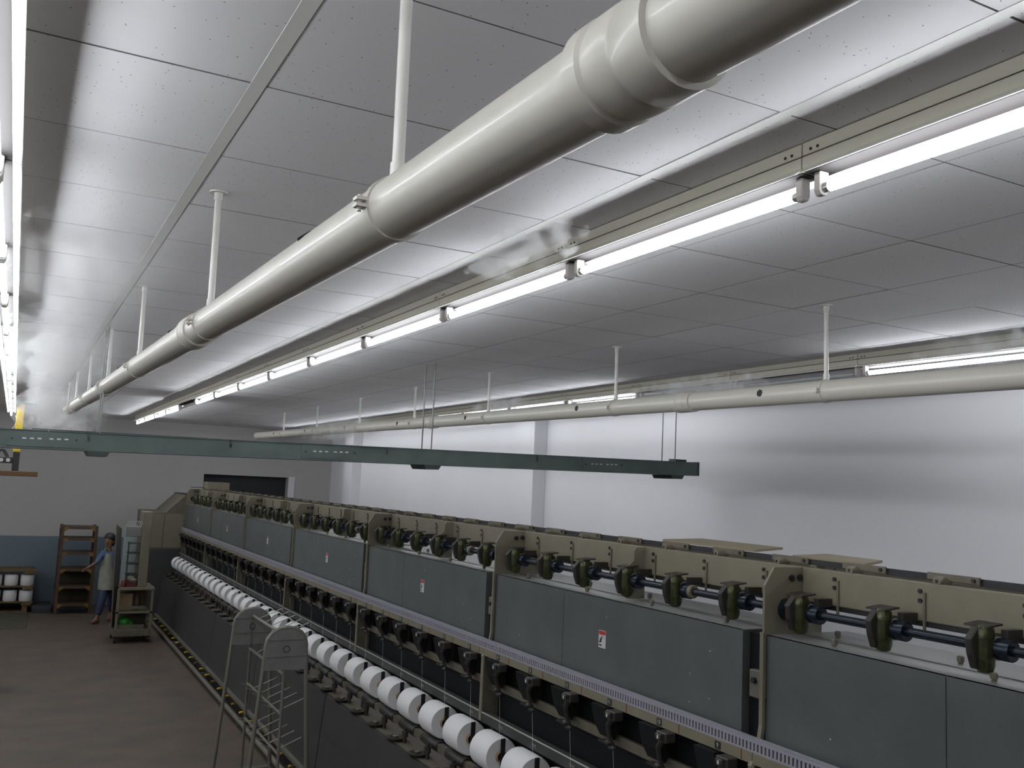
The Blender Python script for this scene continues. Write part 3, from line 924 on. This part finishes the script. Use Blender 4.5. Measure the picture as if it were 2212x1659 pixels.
# ------------------------------------------------------------------ yarn packages on the machine
pk_me = MB().lathe([(0.034, 0.012), (0.070, 0.008), (0.098, 0.004), (RB, 0.014), (RB + 0.001, LBOB * 0.5), (RB, LBOB - 0.014), (0.098, LBOB - 0.004), (0.034, LBOB - 0.010)],
                   'y', (0, 0, 0), 36, closed=True).mesh('yarn_winding', M_YARN, smooth=True)
core_me = MB().lathe([(0.033, -0.006), (0.033, LBOB + 0.006), (0.027, LBOB + 0.006), (0.027, -0.006)], 'y', (0, 0, 0), 18, closed=True).mesh('paper_tube', M_PAPER, smooth=True)
pk.sort(reverse=True)
for i, y in enumerate(pk):
    yy = y + 0.005
    t = thing('yarn_package', 'white yarn package on the machine front, %s from the far end' % ORD[i], 'yarn package', (XB, yy, ZBOB - RB),
              'yarn packages in a row on the twisting machine')
    put('yarn_winding', pk_me, t, (XB, yy, ZBOB))
    put('paper_tube', core_me, t, (XB, yy, ZBOB))

# ------------------------------------------------------------------ peg trolley in front of the machine
def peg_trolley():
    t = thing('peg_trolley', 'grey tubular peg trolley with two arched ends before the machine', 'trolley', (1.9, 7.55, 0))

    def arch(y, top, hw, xc):
        zt = Z(top)
        pts = [(xc - hw - 0.085, y, 0.10), (xc - hw - 0.01, y, zt - 0.30), (xc - hw, y, zt - 0.16)]
        for i in range(0, 9):
            a = math.pi * (1 - i / 8)
            pts.append((xc + hw * math.cos(a), y, zt - 0.13 + 0.13 * math.sin(a)))
        pts += [(xc + hw, y, zt - 0.16), (xc + hw + 0.01, y, zt - 0.30), (xc + hw + 0.085, y, 0.10)]
        put('arched_frame', MB().tube(pts, 0.0160, 12).mesh('arched_frame', M_TROLLEY, smooth=True), t)
        put('centre_post', MB().tube([(xc + 0.0, y + 0.01, 0.12), (xc, y + 0.01, zt - 0.01)], 0.012, 12).mesh('centre_post', M_TROLLEY, smooth=True), t)
    XC = 1.90
    arch(7.0, -1.105, 0.150, XC)
    arch(8.12, -1.115, 0.150, XC)
    for y in (6.985, 8.105):
        zt = Z(-1.11)
        pts = [(XC - 0.148, zt - 0.13)] + [(XC + 0.148 * math.cos(math.pi * (1 - i / 10)), zt - 0.13 + 0.126 * math.sin(math.pi * (1 - i / 10))) for i in range(1, 10)] \
            + [(XC + 0.148, zt - 0.13), (XC + 0.158, zt - 0.30), (XC - 0.158, zt - 0.30)]
        p = put('end_plate', MB().prism(pts, 'y', -0.003, 0.003).mesh('end_plate', M_TROLPLATE), t, (0, y, 0))
        for zz in (zt - 0.085, zt - 0.205):
            put('plate_seam', MB().box(XC - 0.145, XC + 0.145, -0.006, -0.003, zz - 0.003, zz + 0.003).mesh('plate_seam', M_RAILM), p, (0, y, 0))
        put('plate_mark', MB().lathe([(0.020, -0.006), (0.026, -0.006), (0.026, -0.003), (0.020, -0.003)], 'y', (XC, 0, zt - 0.15), 16, closed=True)
            .mesh('plate_mark', M_SKIRT), p, (0, y, 0))
    for zz in (-1.175, -1.45, -1.735, -2.02):
        put('side_rail', MB().tube([(XC, 7.0, Z(zz)), (XC, 8.12, Z(zz))], 0.012, 12).mesh('side_rail', M_TROLLEY, smooth=True), t)
        for i in range(5):
            y = 7.12 + i * 0.2
            put('peg', MB().tube([(0, 0, 0), (0.19, -0.02, 0.085)], 0.0035, 8).mesh('peg', M_WIRE, smooth=True), t, (XC, y, Z(zz)))
            put('peg', MB().tube([(0, 0, 0), (-0.10, -0.02, 0.045)], 0.0035, 8).mesh('peg', M_WIRE, smooth=True), t, (XC, y + 0.05, Z(zz))) if zz < -1.6 else None
    for x in (XC - 0.23, XC + 0.23):
        put('base_rail', MB().tube([(x, 6.99, 0.10), (x, 8.13, 0.10)], 0.015, 12).mesh('base_rail', M_TROLLEY, smooth=True), t)
        for y in (7.03, 8.09):
            w = put('castor', MB().lathe([(0.045, -0.012), (0.045, 0.012)], 'x', (0, 0, 0), 18).mesh('castor', M_BLACK, smooth=True), t, (x, y, 0.045))
            put('castor_fork', MB().box(-0.02, 0.02, -0.015, 0.015, 0.035, 0.06).mesh('castor_fork', M_ROD), w, (x, y, 0.045))
    put('base_cross', MB().tube([(XC - 0.23, 7.0, 0.12), (XC + 0.23, 7.0, 0.12)], 0.012, 10).mesh('base_cross', M_TROLLEY), t)
    put('base_cross', MB().tube([(XC - 0.23, 8.12, 0.12), (XC + 0.23, 8.12, 0.12)], 0.012, 10).mesh('base_cross', M_TROLLEY), t)


peg_trolley()

# ------------------------------------------------------------------ service cart near the far end
def service_cart():
    x0, x1, y0, y1 = 1.52, 2.03, 15.1, 15.75
    t = thing('service_cart', 'tall cream service cart with shelves standing beside the machine', 'cart', ((x0 + x1) / 2, (y0 + y1) / 2, 0))
    cube('base_tray', x0 - 0.02, x1, y0, y1, 0.10, 0.20, M_CREAMD, t, bevel=0.006)
    for x in (x0 + 0.02, x1 - 0.03):
        for y in (y0 + 0.08, y1 - 0.08):
            w = put('castor', MB().lathe([(0.05, -0.014), (0.05, 0.014)], 'x', (0, 0, 0), 16).mesh('castor', M_BLACK, smooth=True), t, (x, y, 0.05))
            put('castor_fork', MB().box(-0.022, 0.022, -0.02, 0.02, 0.03, 0.05).mesh('castor_fork', M_ROD), w, (x, y, 0.05))
    for x in (x0, x1 - 0.035):
        for y in (y0, y1 - 0.035):
            cube('corner_post', x, x + 0.035, y, y + 0.035, 0.20, 0.80, M_CREAM, t)
    cube('worktop', x0 + 0.02, x1 + 0.01, y0 - 0.01, y1, 0.775, 0.815, M_CREAM, t, bevel=0.005)
    cube('shelf', x0, x1, y0, y1, 0.435, 0.465, M_CREAM, t, bevel=0.003)
    cube('shelf_lip', x0 + 0.03, x1 - 0.10, y0 - 0.006, y0 + 0.006, 0.50, 0.545, M_CREAMD, t)
    cube('back_board', x0 + 0.01, x1 - 0.02, y1 - 0.02, y1 - 0.005, 0.20, 0.77, M_CREAMD, t)
    cube('bin_front', x0 + 0.02, x1 - 0.10, y0 + 0.02, y0 + 0.035, 0.20, 0.27, M_CREAMD, t)
    # upper part: slanting left board, wide right post, rear rack
    put('side_board', MB().add([(1.42, y0 + 0.05, 1.74), (1.52, y0 + 0.35, 1.66), (1.535, y0 + 0.35, 1.66), (1.435, y0 + 0.05, 1.74),
                                (1.47, y0 + 0.05, 0.22), (1.57, y0 + 0.35, 0.22), (1.585, y0 + 0.35, 0.22), (1.485, y0 + 0.05, 0.22)],
                               [(0, 3, 2, 1), (4, 5, 6, 7), (0, 1, 5, 4), (1, 2, 6, 5), (2, 3, 7, 6), (3, 0, 4, 7)]).mesh('side_board', M_RAILM), t)
    cube('side_post', 1.80, 1.93, y0 + 0.1, y0 + 0.5, 0.815, 1.935, M_CREAM, t, bevel=0.006)
    rk = cube('rear_frame', 1.60, 1.80, y1 - 0.03, y1 - 0.01, 0.815, 1.70, M_GLASS, t)
    cube('top_rail', 1.585, 1.80, y0 + 0.14, y0 + 0.20, 1.56, 1.71, M_TROLPLATE, t, bevel=0.004)
    for zz in (0.98, 1.14, 1.30, 1.45):
        cube('small_shelf', 1.64, 1.80, y0 + 0.15, y0 + 0.42, zz, zz + 0.014, M_SKIRT, t)
        cube('divider', 1.625, 1.645, y0 + 0.15, y0 + 0.17, zz - 0.13, zz + 0.02, M_SKIRT, t)
    for i in range(8):
        x = 1.59 + i * 0.028
        put('wire_hook', MB().tube([(0, 0, 0), (0.006, -0.01, 0.05), (0.022, -0.015, 0.085), (0.034, -0.015, 0.075)], 0.004, 6).mesh('wire_hook', M_WHITE), t,
            (x, y0 + 0.17, 1.71))
    return t


service_cart()
o = put('crumpled_cloth', MB().ball((0, 0, 0.05), (0.075, 0.06, 0.055), 12, 8).ball((0.04, -0.02, 0.02), (0.06, 0.05, 0.03), 10, 6).mesh('crumpled_cloth', M_APRON, smooth=True),
        None, (1.70, 15.30, 0.89))
tag(o, 'white crumpled cloth on the box on the cart worktop', 'cloth')
o = put('red_box', MB().box(-0.07, 0.07, -0.06, 0.06, 0, 0.07).box(-0.072, 0.072, -0.062, 0.062, 0.055, 0.075).mesh('red_box', mat('dark_red_card', (0.10, 0.02, 0.015), 0.6), bevel=0.003), None,
        (1.71, 15.28, 0.815))
tag(o, 'dark red box lying on the cart worktop', 'box')
o = put('red_can', MB().lathe([(0.03, 0), (0.035, 0.01), (0.035, 0.09), (0.028, 0.10)], 'z', (0, 0, 0), 16).mesh('red_can', mat('dull_red', (0.16, 0.03, 0.025), 0.5), smooth=True), None, (1.60, 15.20, 0.815))
tag(o, 'small dull red can at the left of the cart worktop', 'can')
o = put('green_bag', MB().ball((0, 0, 0.085), (0.10, 0.10, 0.085), 12, 8).ball((0.07, 0.0, 0.06), (0.07, 0.08, 0.06), 10, 6).mesh('green_bag', M_GREEN, smooth=True), None, (1.67, 15.28, 0.20))
tag(o, 'bright green plastic bag in the bottom of the cart', 'bag')
o = put('brown_carton', MB().box(-0.10, 0.10, -0.1, 0.1, 0, 0.24).box(-0.102, -0.02, -0.102, -0.1, 0.19, 0.25).mesh('brown_carton', M_PAPER, bevel=0.003), None, (1.66, 15.40, 0.465))
tag(o, 'brown carton on the middle shelf of the cart', 'carton')
o = put('dark_bottle', MB().lathe([(0.04, 0), (0.045, 0.02), (0.045, 0.16), (0.018, 0.22), (0.018, 0.26)], 'z', (0, 0, 0), 14).mesh('dark_bottle', M_RACK, smooth=True), None, (1.83, 15.32, 0.465))
tag(o, 'dark brown bottle beside the carton on the cart', 'bottle')

# ------------------------------------------------------------------ brown and yellow rack by the far wall
def rack():
    x0, x1, y0, y1, h = 0.83, 1.43, 18.30, 18.85, 1.535
    t = thing('steel_rack', 'narrow brown steel shelf rack with yellow corner braces by the far wall', 'rack', ((x0 + x1) / 2, (y0 + y1) / 2, 0))
    for x in (x0, x1 - 0.05):
        for y in (y0, y1 - 0.04):
            cube('upright', x, x + 0.05, y, y + 0.04, 0, h, M_RACK, t)
    for z in (0.14, 0.44, 0.74, 1.03, 1.28, h - 0.06):
        s = cube('shelf', x0, x1, y0 - 0.005, y1, z, z + 0.045, M_RACK, t)
        for x, sgn in ((x0 + 0.05, 1), (x1 - 0.05, -1)):
            put('corner_brace', MB().prism([(0, 0), (sgn * 0.075, 0), (sgn * 0.075, -0.02), (sgn * 0.02, -0.07), (0, -0.07)], 'y', -0.004, 0.004)
                .mesh('corner_brace', M_YELD), s, (x, y0 - 0.008, z + 0.035))
    cube('back_sheet', x0 + 0.05, x1 - 0.05, y1 - 0.012, y1 - 0.006, 0.16, 0.74, M_CONC, t)


rack()

# ------------------------------------------------------------------ pallets with yarn packages at the left
def pallet(z, label):
    t = thing('wooden_pallet', label, 'pallet', (-0.25, 19.0, z), 'pallets in the package stack')
    for i in range(5):
        cube('top_board', -1.0, 0.50, 18.62 + i * 0.16, 18.74 + i * 0.16, z + 0.045, z + 0.065, M_WOOD, t)
    for i in range(3):
        cube('bearer', -1.0 + 0.66 * i + 0.0, -1.0 + 0.66 * i + 0.16, 18.62, 19.38, z, z + 0.045, M_WOOD, t)


big_me = MB().lathe([(0.03, 0.0), (0.098, 0.0), (0.108, 0.012), (0.108, 0.178), (0.098, 0.19), (0.03, 0.19)], 'z', (0, 0, 0), 24, closed=True).mesh('yarn_winding', M_YARN, smooth=True)
bcore_me = MB().lathe([(0.029, -0.004), (0.029, 0.198), (0.024, 0.198), (0.024, -0.004)], 'z', (0, 0, 0), 14, closed=True).mesh('paper_tube', M_PAPER, smooth=True)
cube('lower_frame', -1.0, 0.42, 18.64, 19.36, 0.0, 0.02, M_WOOD, None)
lf = bpy.data.objects['lower_frame']
tag(lf, 'low timber sled under the pallet of white packages', 'sled')
for (xa, xb) in ((-1.0, -0.9), (-0.22, 0.0), (0.34, 0.42)):
    cube('bearer_block', xa, xb, 18.64, 19.36, 0.02, 0.12, M_WOOD, lf)
levels = [0.12, 0.12 + 0.065 + 0.20 + 0.005, 0.12 + 2 * (0.065 + 0.205)]
pallet(levels[0], 'bottom wooden pallet under the lower white packages by the far wall')
pallet(levels[1], 'middle wooden pallet between the two layers of white packages')
pallet(levels[2], 'top wooden pallet covering the stack of white packages')
for li in range(2):
    for c, x in enumerate((0.385, 0.135, -0.115, -0.365)):
        z = levels[li] + 0.065
        t = thing('yarn_package', 'white yarn package on pallet, %s layer, %s from the right' % (('lower', 'upper')[li], ORD[c]), 'yarn package', (x, 18.76, z),
                  'packages stacked on the pallets')
        put('yarn_winding', big_me, t, (x, 18.76, z))
        put('paper_tube', bcore_me, t, (x, 18.76, z))
o = put('floor_mat', MB().add([(-0.8, 16.7, 0), (0.40, 16.8, 0), (0.46, 18.5, 0), (-0.8, 18.5, 0), (-0.79, 16.71, 0.012), (0.39, 16.81, 0.012), (0.45, 18.49, 0.012), (-0.79, 18.49, 0.012)],
                              [(0, 3, 2, 1), (4, 5, 6, 7), (0, 1, 5, 4), (1, 2, 6, 5), (2, 3, 7, 6), (3, 0, 4, 7)]).mesh('floor_mat', M_CONC))
tag(o, 'dark mat on the floor in front of the pallets', 'mat')
o = put('dark_plinth', MB().box(-0.16, 0.16, -0.35, 0.35, 0, 0.035).box(-0.17, 0.15, -0.35, 0.35, 0.035, 0.11).mesh('dark_plinth', mat('dark_tarpaulin', (0.035, 0.04, 0.042), 0.7), bevel=0.01), None, (0.66, 18.9, 0))
tag(o, 'low dark covered block between the pallets and the rack', 'block')

# ------------------------------------------------------------------ overhead yellow and black hanging unit
def hanging_unit():
    y = 16.6
    t = thing('hanging_hoist', 'yellow and black hanging column carrying a brown board near the far wall', 'hoist', (0.03, y, Z(-0.17)))
    cube('ceiling_plate', -0.14, 0.22, y - 0.10, y + 0.14, CEIL - 0.03, CEIL, M_SHAFT, t)
    cube('upper_column', -0.045, 0.062, y - 0.03, y + 0.04, Z(0.21), CEIL - 0.03, M_YELLOW, t, bevel=0.006)
    cube('lower_column', -0.035, 0.060, y - 0.03, y + 0.04, Z(-0.085), Z(0.21), M_BLACK, t, bevel=0.006)
    b = cube('crossbar', -0.75, -0.035, y - 0.05, y + 0.03, Z(0.03), Z(0.125), M_BLACK, t, bevel=0.005)
    for x in (-0.095, -0.19, -0.45):
        put('round_plate', MB().lathe([(0.030, -0.008), (0.030, 0)], 'y', (0, 0, 0), 16).mesh('round_plate', M_WHITE), b, (x, y - 0.05, Z(0.078)))
    cube('board', -0.9, 0.335, y - 0.14, y + 0.16, Z(-0.165), Z(-0.088), M_ORANGE, t, bevel=0.008)
    for i in range(3):
        pts = [(-0.30 + 0.02 * i + 0.17 * j / 8, y, Z(0.12) + 0.12 * math.sin(math.pi * j / 8)) for j in range(9)]
        put('cable_loop', MB().tube(pts, 0.007, 8).mesh('cable_loop', M_BLACK, smooth=True), t)


hanging_unit()
o = put('white_cable', MB().tube([(-0.06, 17.0, Z(0.80)), (-0.02, 17.0, Z(0.72)), (-0.07, 17.0, Z(0.60)), (-0.16, 17.0, Z(0.52)), (-0.35, 17.0, Z(0.44)), (-0.55, 17.0, Z(0.42))], 0.008, 8)
        .mesh('white_cable', M_PVC_W, smooth=True))
tag(o, 'white cable drooping from the end of the left light row', 'cable')

# partly seen crate at the left edge of the picture
t = thing('striped_crate', 'small red and teal crate on the floor at the left picture edge', 'crate', (-0.10, 12.2, 0))
cube('body', -0.32, 0.06, 12.0, 12.5, 0.02, 0.16, M_TEAL, t, bevel=0.006)
cube('rim', -0.33, 0.07, 11.99, 12.51, 0.16, 0.20, M_RED, t, bevel=0.004)
cube('feet', -0.30, 0.04, 12.02, 12.48, 0.0, 0.02, M_BLACK, t)

# ------------------------------------------------------------------ the worker
def skin_mesh(name, joints, edges, material, sub=2):
    """grows one continuous surface around a skeleton; joints = {key: (point, radius x, radius y)}"""
    keys = list(joints)
    me = bpy.data.meshes.new(name)
    me.from_pydata([joints[k][0] for k in keys], [(keys.index(a), keys.index(b)) for a, b in edges], [])
    bm = bmesh.new()
    bm.from_mesh(me)
    lay = bm.verts.layers.skin.verify()
    for i, v in enumerate(bm.verts):
        v[lay].radius = (joints[keys[i]][1], joints[keys[i]][2])
        v[lay].use_root = (i == 0)
    bm.to_mesh(me)
    bm.free()
    ob = bpy.data.objects.new(name + '_tmp', me)
    COL.objects.link(ob)
    md = ob.modifiers.new('skin', 'SKIN')
    md.use_smooth_shade = True
    s = ob.modifiers.new('sub', 'SUBSURF')
    s.levels = sub
    s.render_levels = sub
    bpy.context.view_layer.update()
    out = bpy.data.meshes.new_from_object(ob.evaluated_get(bpy.context.evaluated_depsgraph_get()))
    bpy.data.objects.remove(ob)
    out.materials.clear()
    out.materials.append(material)
    for p in out.polygons:
        p.use_smooth = True
    return out


def worker():
    bx, by = 1.54, 17.3
    t = thing('person', 'woman in blue shirt, pale apron and navy trousers walking past the cart', 'person', (bx, by, 0))
    J = {}

    def j(k, x, y, z, r, r2=None):
        J[k] = (Vector((x - bx, y, z)), r, r2 or r)
    j('pelvis', 1.585, 0.0, 0.76, 0.085, 0.075)
    j('waist', 1.58, 0.0, 0.90, 0.075, 0.068)
    j('chest', 1.565, -0.01, 1.06, 0.095, 0.075)
    j('neckb', 1.55, -0.01, 1.185, 0.045, 0.045)
    j('neck', 1.54, -0.02, 1.235, 0.036, 0.036)
    j('head1', 1.53, -0.035, 1.30, 0.060, 0.066)
    j('head2', 1.53, -0.03, 1.38, 0.072, 0.078)
    j('head3', 1.535, -0.02, 1.44, 0.050, 0.055)
    j('shR', 1.445, -0.02, 1.145, 0.042)
    j('elR', 1.375, -0.09, 1.00, 0.030)
    j('wrR', 1.24, -0.13, 0.915, 0.020)
    j('haR', 1.195, -0.14, 0.890, 0.021, 0.013)
    j('shL', 1.675, 0.0, 1.145, 0.042)
    j('elL', 1.72, 0.06, 0.97, 0.030)
    j('wrL', 1.70, -0.03, 0.84, 0.020)
    j('haL', 1.69, -0.06, 0.80, 0.021, 0.013)
    j('hipR', 1.545, -0.02, 0.70, 0.072)
    j('knR', 1.50, -0.13, 0.40, 0.050)
    j('anR', 1.445, -0.14, 0.09, 0.030)
    j('toR', 1.39, -0.20, 0.035, 0.026, 0.022)
    j('hipL', 1.63, 0.02, 0.70, 0.072)
    j('knL', 1.66, 0.05, 0.40, 0.050)
    j('anL', 1.68, 0.17, 0.12, 0.030)
    j('toL', 1.65, 0.08, 0.045, 0.026, 0.022)
    E = [('pelvis', 'waist'), ('waist', 'chest'), ('chest', 'neckb'), ('neckb', 'neck'), ('neck', 'head1'), ('head1', 'head2'), ('head2', 'head3'),
         ('chest', 'shR'), ('shR', 'elR'), ('elR', 'wrR'), ('wrR', 'haR'), ('chest', 'shL'), ('shL', 'elL'), ('elL', 'wrL'), ('wrL', 'haL'),
         ('pelvis', 'hipR'), ('hipR', 'knR'), ('knR', 'anR'), ('anR', 'toR'), ('pelvis', 'hipL'), ('hipL', 'knL'), ('knL', 'anL'), ('anL', 'toL')]
    # five fingers on each hand, growing out of the palm
    for s, hand, dirv, side in (('R', Vector((1.195 - bx, -0.14, 0.890)), Vector((-0.80, -0.1, -0.55)).normalized(), Vector((0, 1, -0.1))),
                                ('L', Vector((1.69 - bx, -0.06, 0.80)), Vector((-0.2, -0.6, -0.75)).normalized(), Vector((1, 0, 0)))):
        for i, (o, ln) in enumerate(((-0.021, 0.050), (-0.007, 0.062), (0.007, 0.066), (0.021, 0.058))):
            a = hand + side * o * 0.7 + dirv * 0.012
            m_ = hand + side * o + dirv * ln * 0.6
            e = hand + side * o * 1.1 + dirv * ln + Vector((0.01, 0, -0.014))
            for kk, pp, rr in (('a', a, 0.0085), ('m', m_, 0.0075), ('e', e, 0.006)):
                J['f%s%d%s' % (s, i, kk)] = (pp, rr, rr)
            E += [('ha' + s, 'f%s%da' % (s, i)), ('f%s%da' % (s, i), 'f%s%dm' % (s, i)), ('f%s%dm' % (s, i), 'f%s%de' % (s, i))]
        a = hand + side * 0.026 - dirv * 0.006
        e = hand + side * 0.045 + dirv * 0.026
        J['th%sa' % s] = (a, 0.009, 0.009)
        J['th%se' % s] = (e, 0.0075, 0.0075)
        E += [('ha' + s, 'th%sa' % s), ('th%sa' % s, 'th%se' % s)]
    put('body', skin_mesh('body', J, E, M_SKIN), t, (bx, by, 0))

    def sub(keys, edges, grow, over=None):
        d = {}
        for k in keys:
            p, a, b = J[k]
            d[k] = (p, a + grow, b + grow)
        for k, v in (over or {}).items():
            d[k] = v
        return d, edges
    # shirt with rolled sleeves
    mid = lambda a, b, f: J[a][0].lerp(J[b][0], f)
    d, e = sub(['waist', 'pelvis', 'chest', 'neckb', 'shR', 'elR', 'shL', 'elL'],
               [('waist', 'pelvis'), ('waist', 'chest'), ('chest', 'neckb'), ('chest', 'shR'), ('shR', 'elR'), ('elR', 'cuR'), ('chest', 'shL'), ('shL', 'elL'), ('elL', 'cuL')],
               0.014, {'cuR': (mid('elR', 'wrR', 0.25), 0.040, 0.040), 'cuL': (mid('elL', 'wrL', 0.3), 0.040, 0.040)})
    put('shirt', skin_mesh('shirt', d, e, M_SHIRT), t, (bx, by, 0))
    d, e = sub(['pelvis', 'hipR', 'knR', 'hipL', 'knL'], [('pelvis', 'hipR'), ('hipR', 'knR'), ('knR', 'hemR'), ('pelvis', 'hipL'), ('hipL', 'knL'), ('knL', 'hemL')], 0.016,
               {'hemR': (mid('knR', 'anR', 0.9), 0.052, 0.052), 'hemL': (mid('knL', 'anL', 0.9), 0.052, 0.052)})
    put('trousers', skin_mesh('trousers', d, e, M_TROUSER), t, (bx, by, 0))
    # apron: a curved sheet over chest and thighs with a scooped neckline and shoulder straps
    rows = [(1.20, 0.070, -0.075), (1.14, 0.085, -0.100), (1.06, 0.100, -0.112), (0.95, 0.105, -0.108), (0.84, 0.125, -0.118), (0.70, 0.135, -0.145), (0.60, 0.140, -0.170), (0.545, 0.135, -0.175)]
    vs, fs, NC = [], [], 13
    for ri, (z, hw, yb_) in enumerate(rows):
        for c in range(NC):
            u = c / (NC - 1) * 2 - 1
            z2 = z
            if ri == 0 and abs(u) < 0.72:
                z2 = z - 0.075 * (1 - (abs(u) / 0.72) ** 2)
            cx_ = 1.575 - bx - (1.14 - min(z, 1.14)) * -0.02
            vs.append((cx_ + u * hw - 0.03, yb_ + 0.105 * abs(u) ** 2.2 + 0.004 * math.sin(9 * u + 3 * ri), z2))
    n0 = len(vs)
    vs += [(x, y + 0.008, z) for x, y, z in vs]
    for r in range(len(rows) - 1):
        for c in range(NC - 1):
            a = r * NC + c
            fs.append((a, a + 1, a + NC + 1, a + NC))
            fs.append((n0 + a, n0 + a + NC, n0 + a + NC + 1, n0 + a + 1))
    for c in range(NC - 1):
        fs.append((c, n0 + c, n0 + c + 1, c + 1))
        a = (len(rows) - 1) * NC + c
        fs.append((a, a + 1, n0 + a + 1, n0 + a))
    for r in range(len(rows) - 1):
        a = r * NC
        fs.append((a, a + NC, n0 + a + NC, n0 + a))
        a += NC - 1
        fs.append((a, n0 + a, n0 + a + NC, a + NC))
    ap = put('apron', MB().add(vs, fs).mesh('apron', M_APRON, smooth=True), t, (bx, by, 0))
    for s in (-1, 1):
        put('apron_strap', MB().tube([(1.545 - bx + s * 0.062, -0.072, 1.19), (1.545 - bx + s * 0.06, -0.02, 1.235), (1.55 - bx + s * 0.05, 0.06, 1.18)], 0.009, 6).mesh('apron_strap', M_APRON), ap, (bx, by, 0))
    # hair gathered under a dark cap
    m = MB()
    m.ball((1.545 - bx, 0.0, 1.405), (0.092, 0.096, 0.085), 18, 12)
    m.ball((1.585 - bx, 0.02, 1.33), (0.055, 0.065, 0.075), 14, 8)
    put('hair', m.mesh('hair', M_HAIR, smooth=True), t, (bx, by, 0))
    # face: nose, eyes, mouth, ear
    fx, fy, fz = 1.50 - bx, -0.10, 1.335
    face = put('face', MB().ball((fx - 0.006, fy - 0.010, fz - 0.01), (0.011, 0.014, 0.020), 8, 6).ball((fx + 0.10, -0.04, fz - 0.005), (0.012, 0.02, 0.026), 8, 6)
               .mesh('face', M_SKIN, smooth=True), t, (bx, by, 0))
    put('eyes', MB().ball((fx - 0.026, fy + 0.006, fz + 0.018), (0.010, 0.006, 0.005), 8, 5).ball((fx + 0.022, fy + 0.001, fz + 0.018), (0.010, 0.006, 0.005), 8, 5).mesh('eyes', M_HAIR), face, (bx, by, 0))
    put('mouth', MB().ball((fx, fy + 0.008, fz - 0.045), (0.018, 0.006, 0.006), 10, 5).mesh('mouth', mat('lips', (0.22, 0.07, 0.05), 0.5)), face, (bx, by, 0))
    # shoes
    for k, (ax, ay, tx, ty, up) in {'R': (1.455, -0.13, 1.375, -0.215, 0.0), 'L': (1.685, 0.165, 1.645, 0.06, 0.012)}.items():
        a, b = Vector((ax - bx, ay, 0.045 + up * 3)), Vector((tx - bx, ty, 0.032 + up * 0.2))
        put('shoe', MB().tube([a + (a - b) * 0.25, a, a.lerp(b, 0.5), b, b + (b - a) * 0.25], [0.026, 0.042, 0.041, 0.034, 0.016], 12).mesh('shoe', M_SHOE, smooth=True), t, (bx, by, 0))


worker()


# ------------------------------------------------------------------ steam from the humidifier pipes
def steam_material():
    m = bpy.data.materials.new('steam')
    m.use_nodes = True
    nt = m.node_tree
    nt.nodes.remove(nt.nodes['Principled BSDF'])
    out = nt.nodes['Material Output']
    vs = nt.nodes.new('ShaderNodeVolumeScatter')
    vs.inputs['Color'].default_value = (0.95, 0.95, 0.96, 1)
    tc = nt.nodes.new('ShaderNodeTexCoord')
    ln = nt.nodes.new('ShaderNodeVectorMath')
    ln.operation = 'LENGTH'
    nt.links.new(tc.outputs['Object'], ln.inputs[0])
    geo = nt.nodes.new('ShaderNodeNewGeometry')
    nz = nt.nodes.new('ShaderNodeTexNoise')
    nz.inputs['Scale'].default_value = 11.0
    nz.inputs['Detail'].default_value = 3.0
    nt.links.new(geo.outputs['Position'], nz.inputs['Vector'])
    a = nt.nodes.new('ShaderNodeMath')          # soft edge of the cloud, broken up by the noise
    a.operation = 'MULTIPLY_ADD'
    a.inputs[1].default_value = 4.0
    nt.links.new(nz.outputs['Fac'], a.inputs[0])
    a.inputs[2].default_value = -1.35
    b = nt.nodes.new('ShaderNodeMath')
    b.operation = 'SUBTRACT'
    b.use_clamp = True
    nt.links.new(a.outputs[0], b.inputs[0])
    nt.links.new(ln.outputs['Value'], b.inputs[1])
    oi = nt.nodes.new('ShaderNodeObjectInfo')
    sp = nt.nodes.new('ShaderNodeSeparateColor')
    nt.links.new(oi.outputs['Color'], sp.inputs['Color'])
    c = nt.nodes.new('ShaderNodeMath')
    c.operation = 'MULTIPLY'
    nt.links.new(b.outputs[0], c.inputs[0])
    nt.links.new(sp.outputs['Red'], c.inputs[1])
    nt.links.new(c.outputs[0], vs.inputs['Density'])
    nt.links.new(vs.outputs['Volume'], out.inputs['Volume'])
    return m


M_STEAM = steam_material()
puff_me = MB().ball((0, 0, 0), 1.0, 16, 10).mesh('steam_cloud', M_STEAM)
for lab, at, size, dens in (
        ('thick white steam around the far end of the nearest pipe', (0.42, 12.4, Z(0.66)), (0.55, 2.2, 0.30), 7.0),
        ('thin steam drifting under the ceiling between near pipe and left lights', (0.20, 7.6, Z(0.80)), (0.45, 2.6, 0.17), 3.5),
        ('faint steam under the ceiling left of the near pipe', (0.22, 4.2, Z(0.82)), (0.35, 1.3, 0.15), 2.2),
        ('wisp of steam rising past the middle light row', (1.62, 3.05, Z(0.89)), (0.13, 0.45, 0.09), 26.0),
        ('steam puff before the wall-side lights at the right edge', (3.75, 2.62, Z(0.69)), (0.16, 0.40, 0.10), 14.0),
        ('steam trailing along the pipe above the machine near the unlit lights', (3.70, 4.55, Z(0.66)), (0.18, 0.75, 0.09), 16.0),
        ('steam wisp over the pipe beside the lit wall-side tubes', (3.62, 7.0, Z(0.70)), (0.16, 0.55, 0.08), 16.0),
        ('steam hanging round the far half of the pipe above the machine', (3.55, 11.3, Z(0.62)), (0.32, 1.9, 0.17), 4.5)):
    o = put('steam_cloud', puff_me, None, at)
    o.scale = size
    o.color = (dens, dens, dens, 1)
    tag(o, lab, 'steam', 'steam clouds along the pipes', 'stuff')
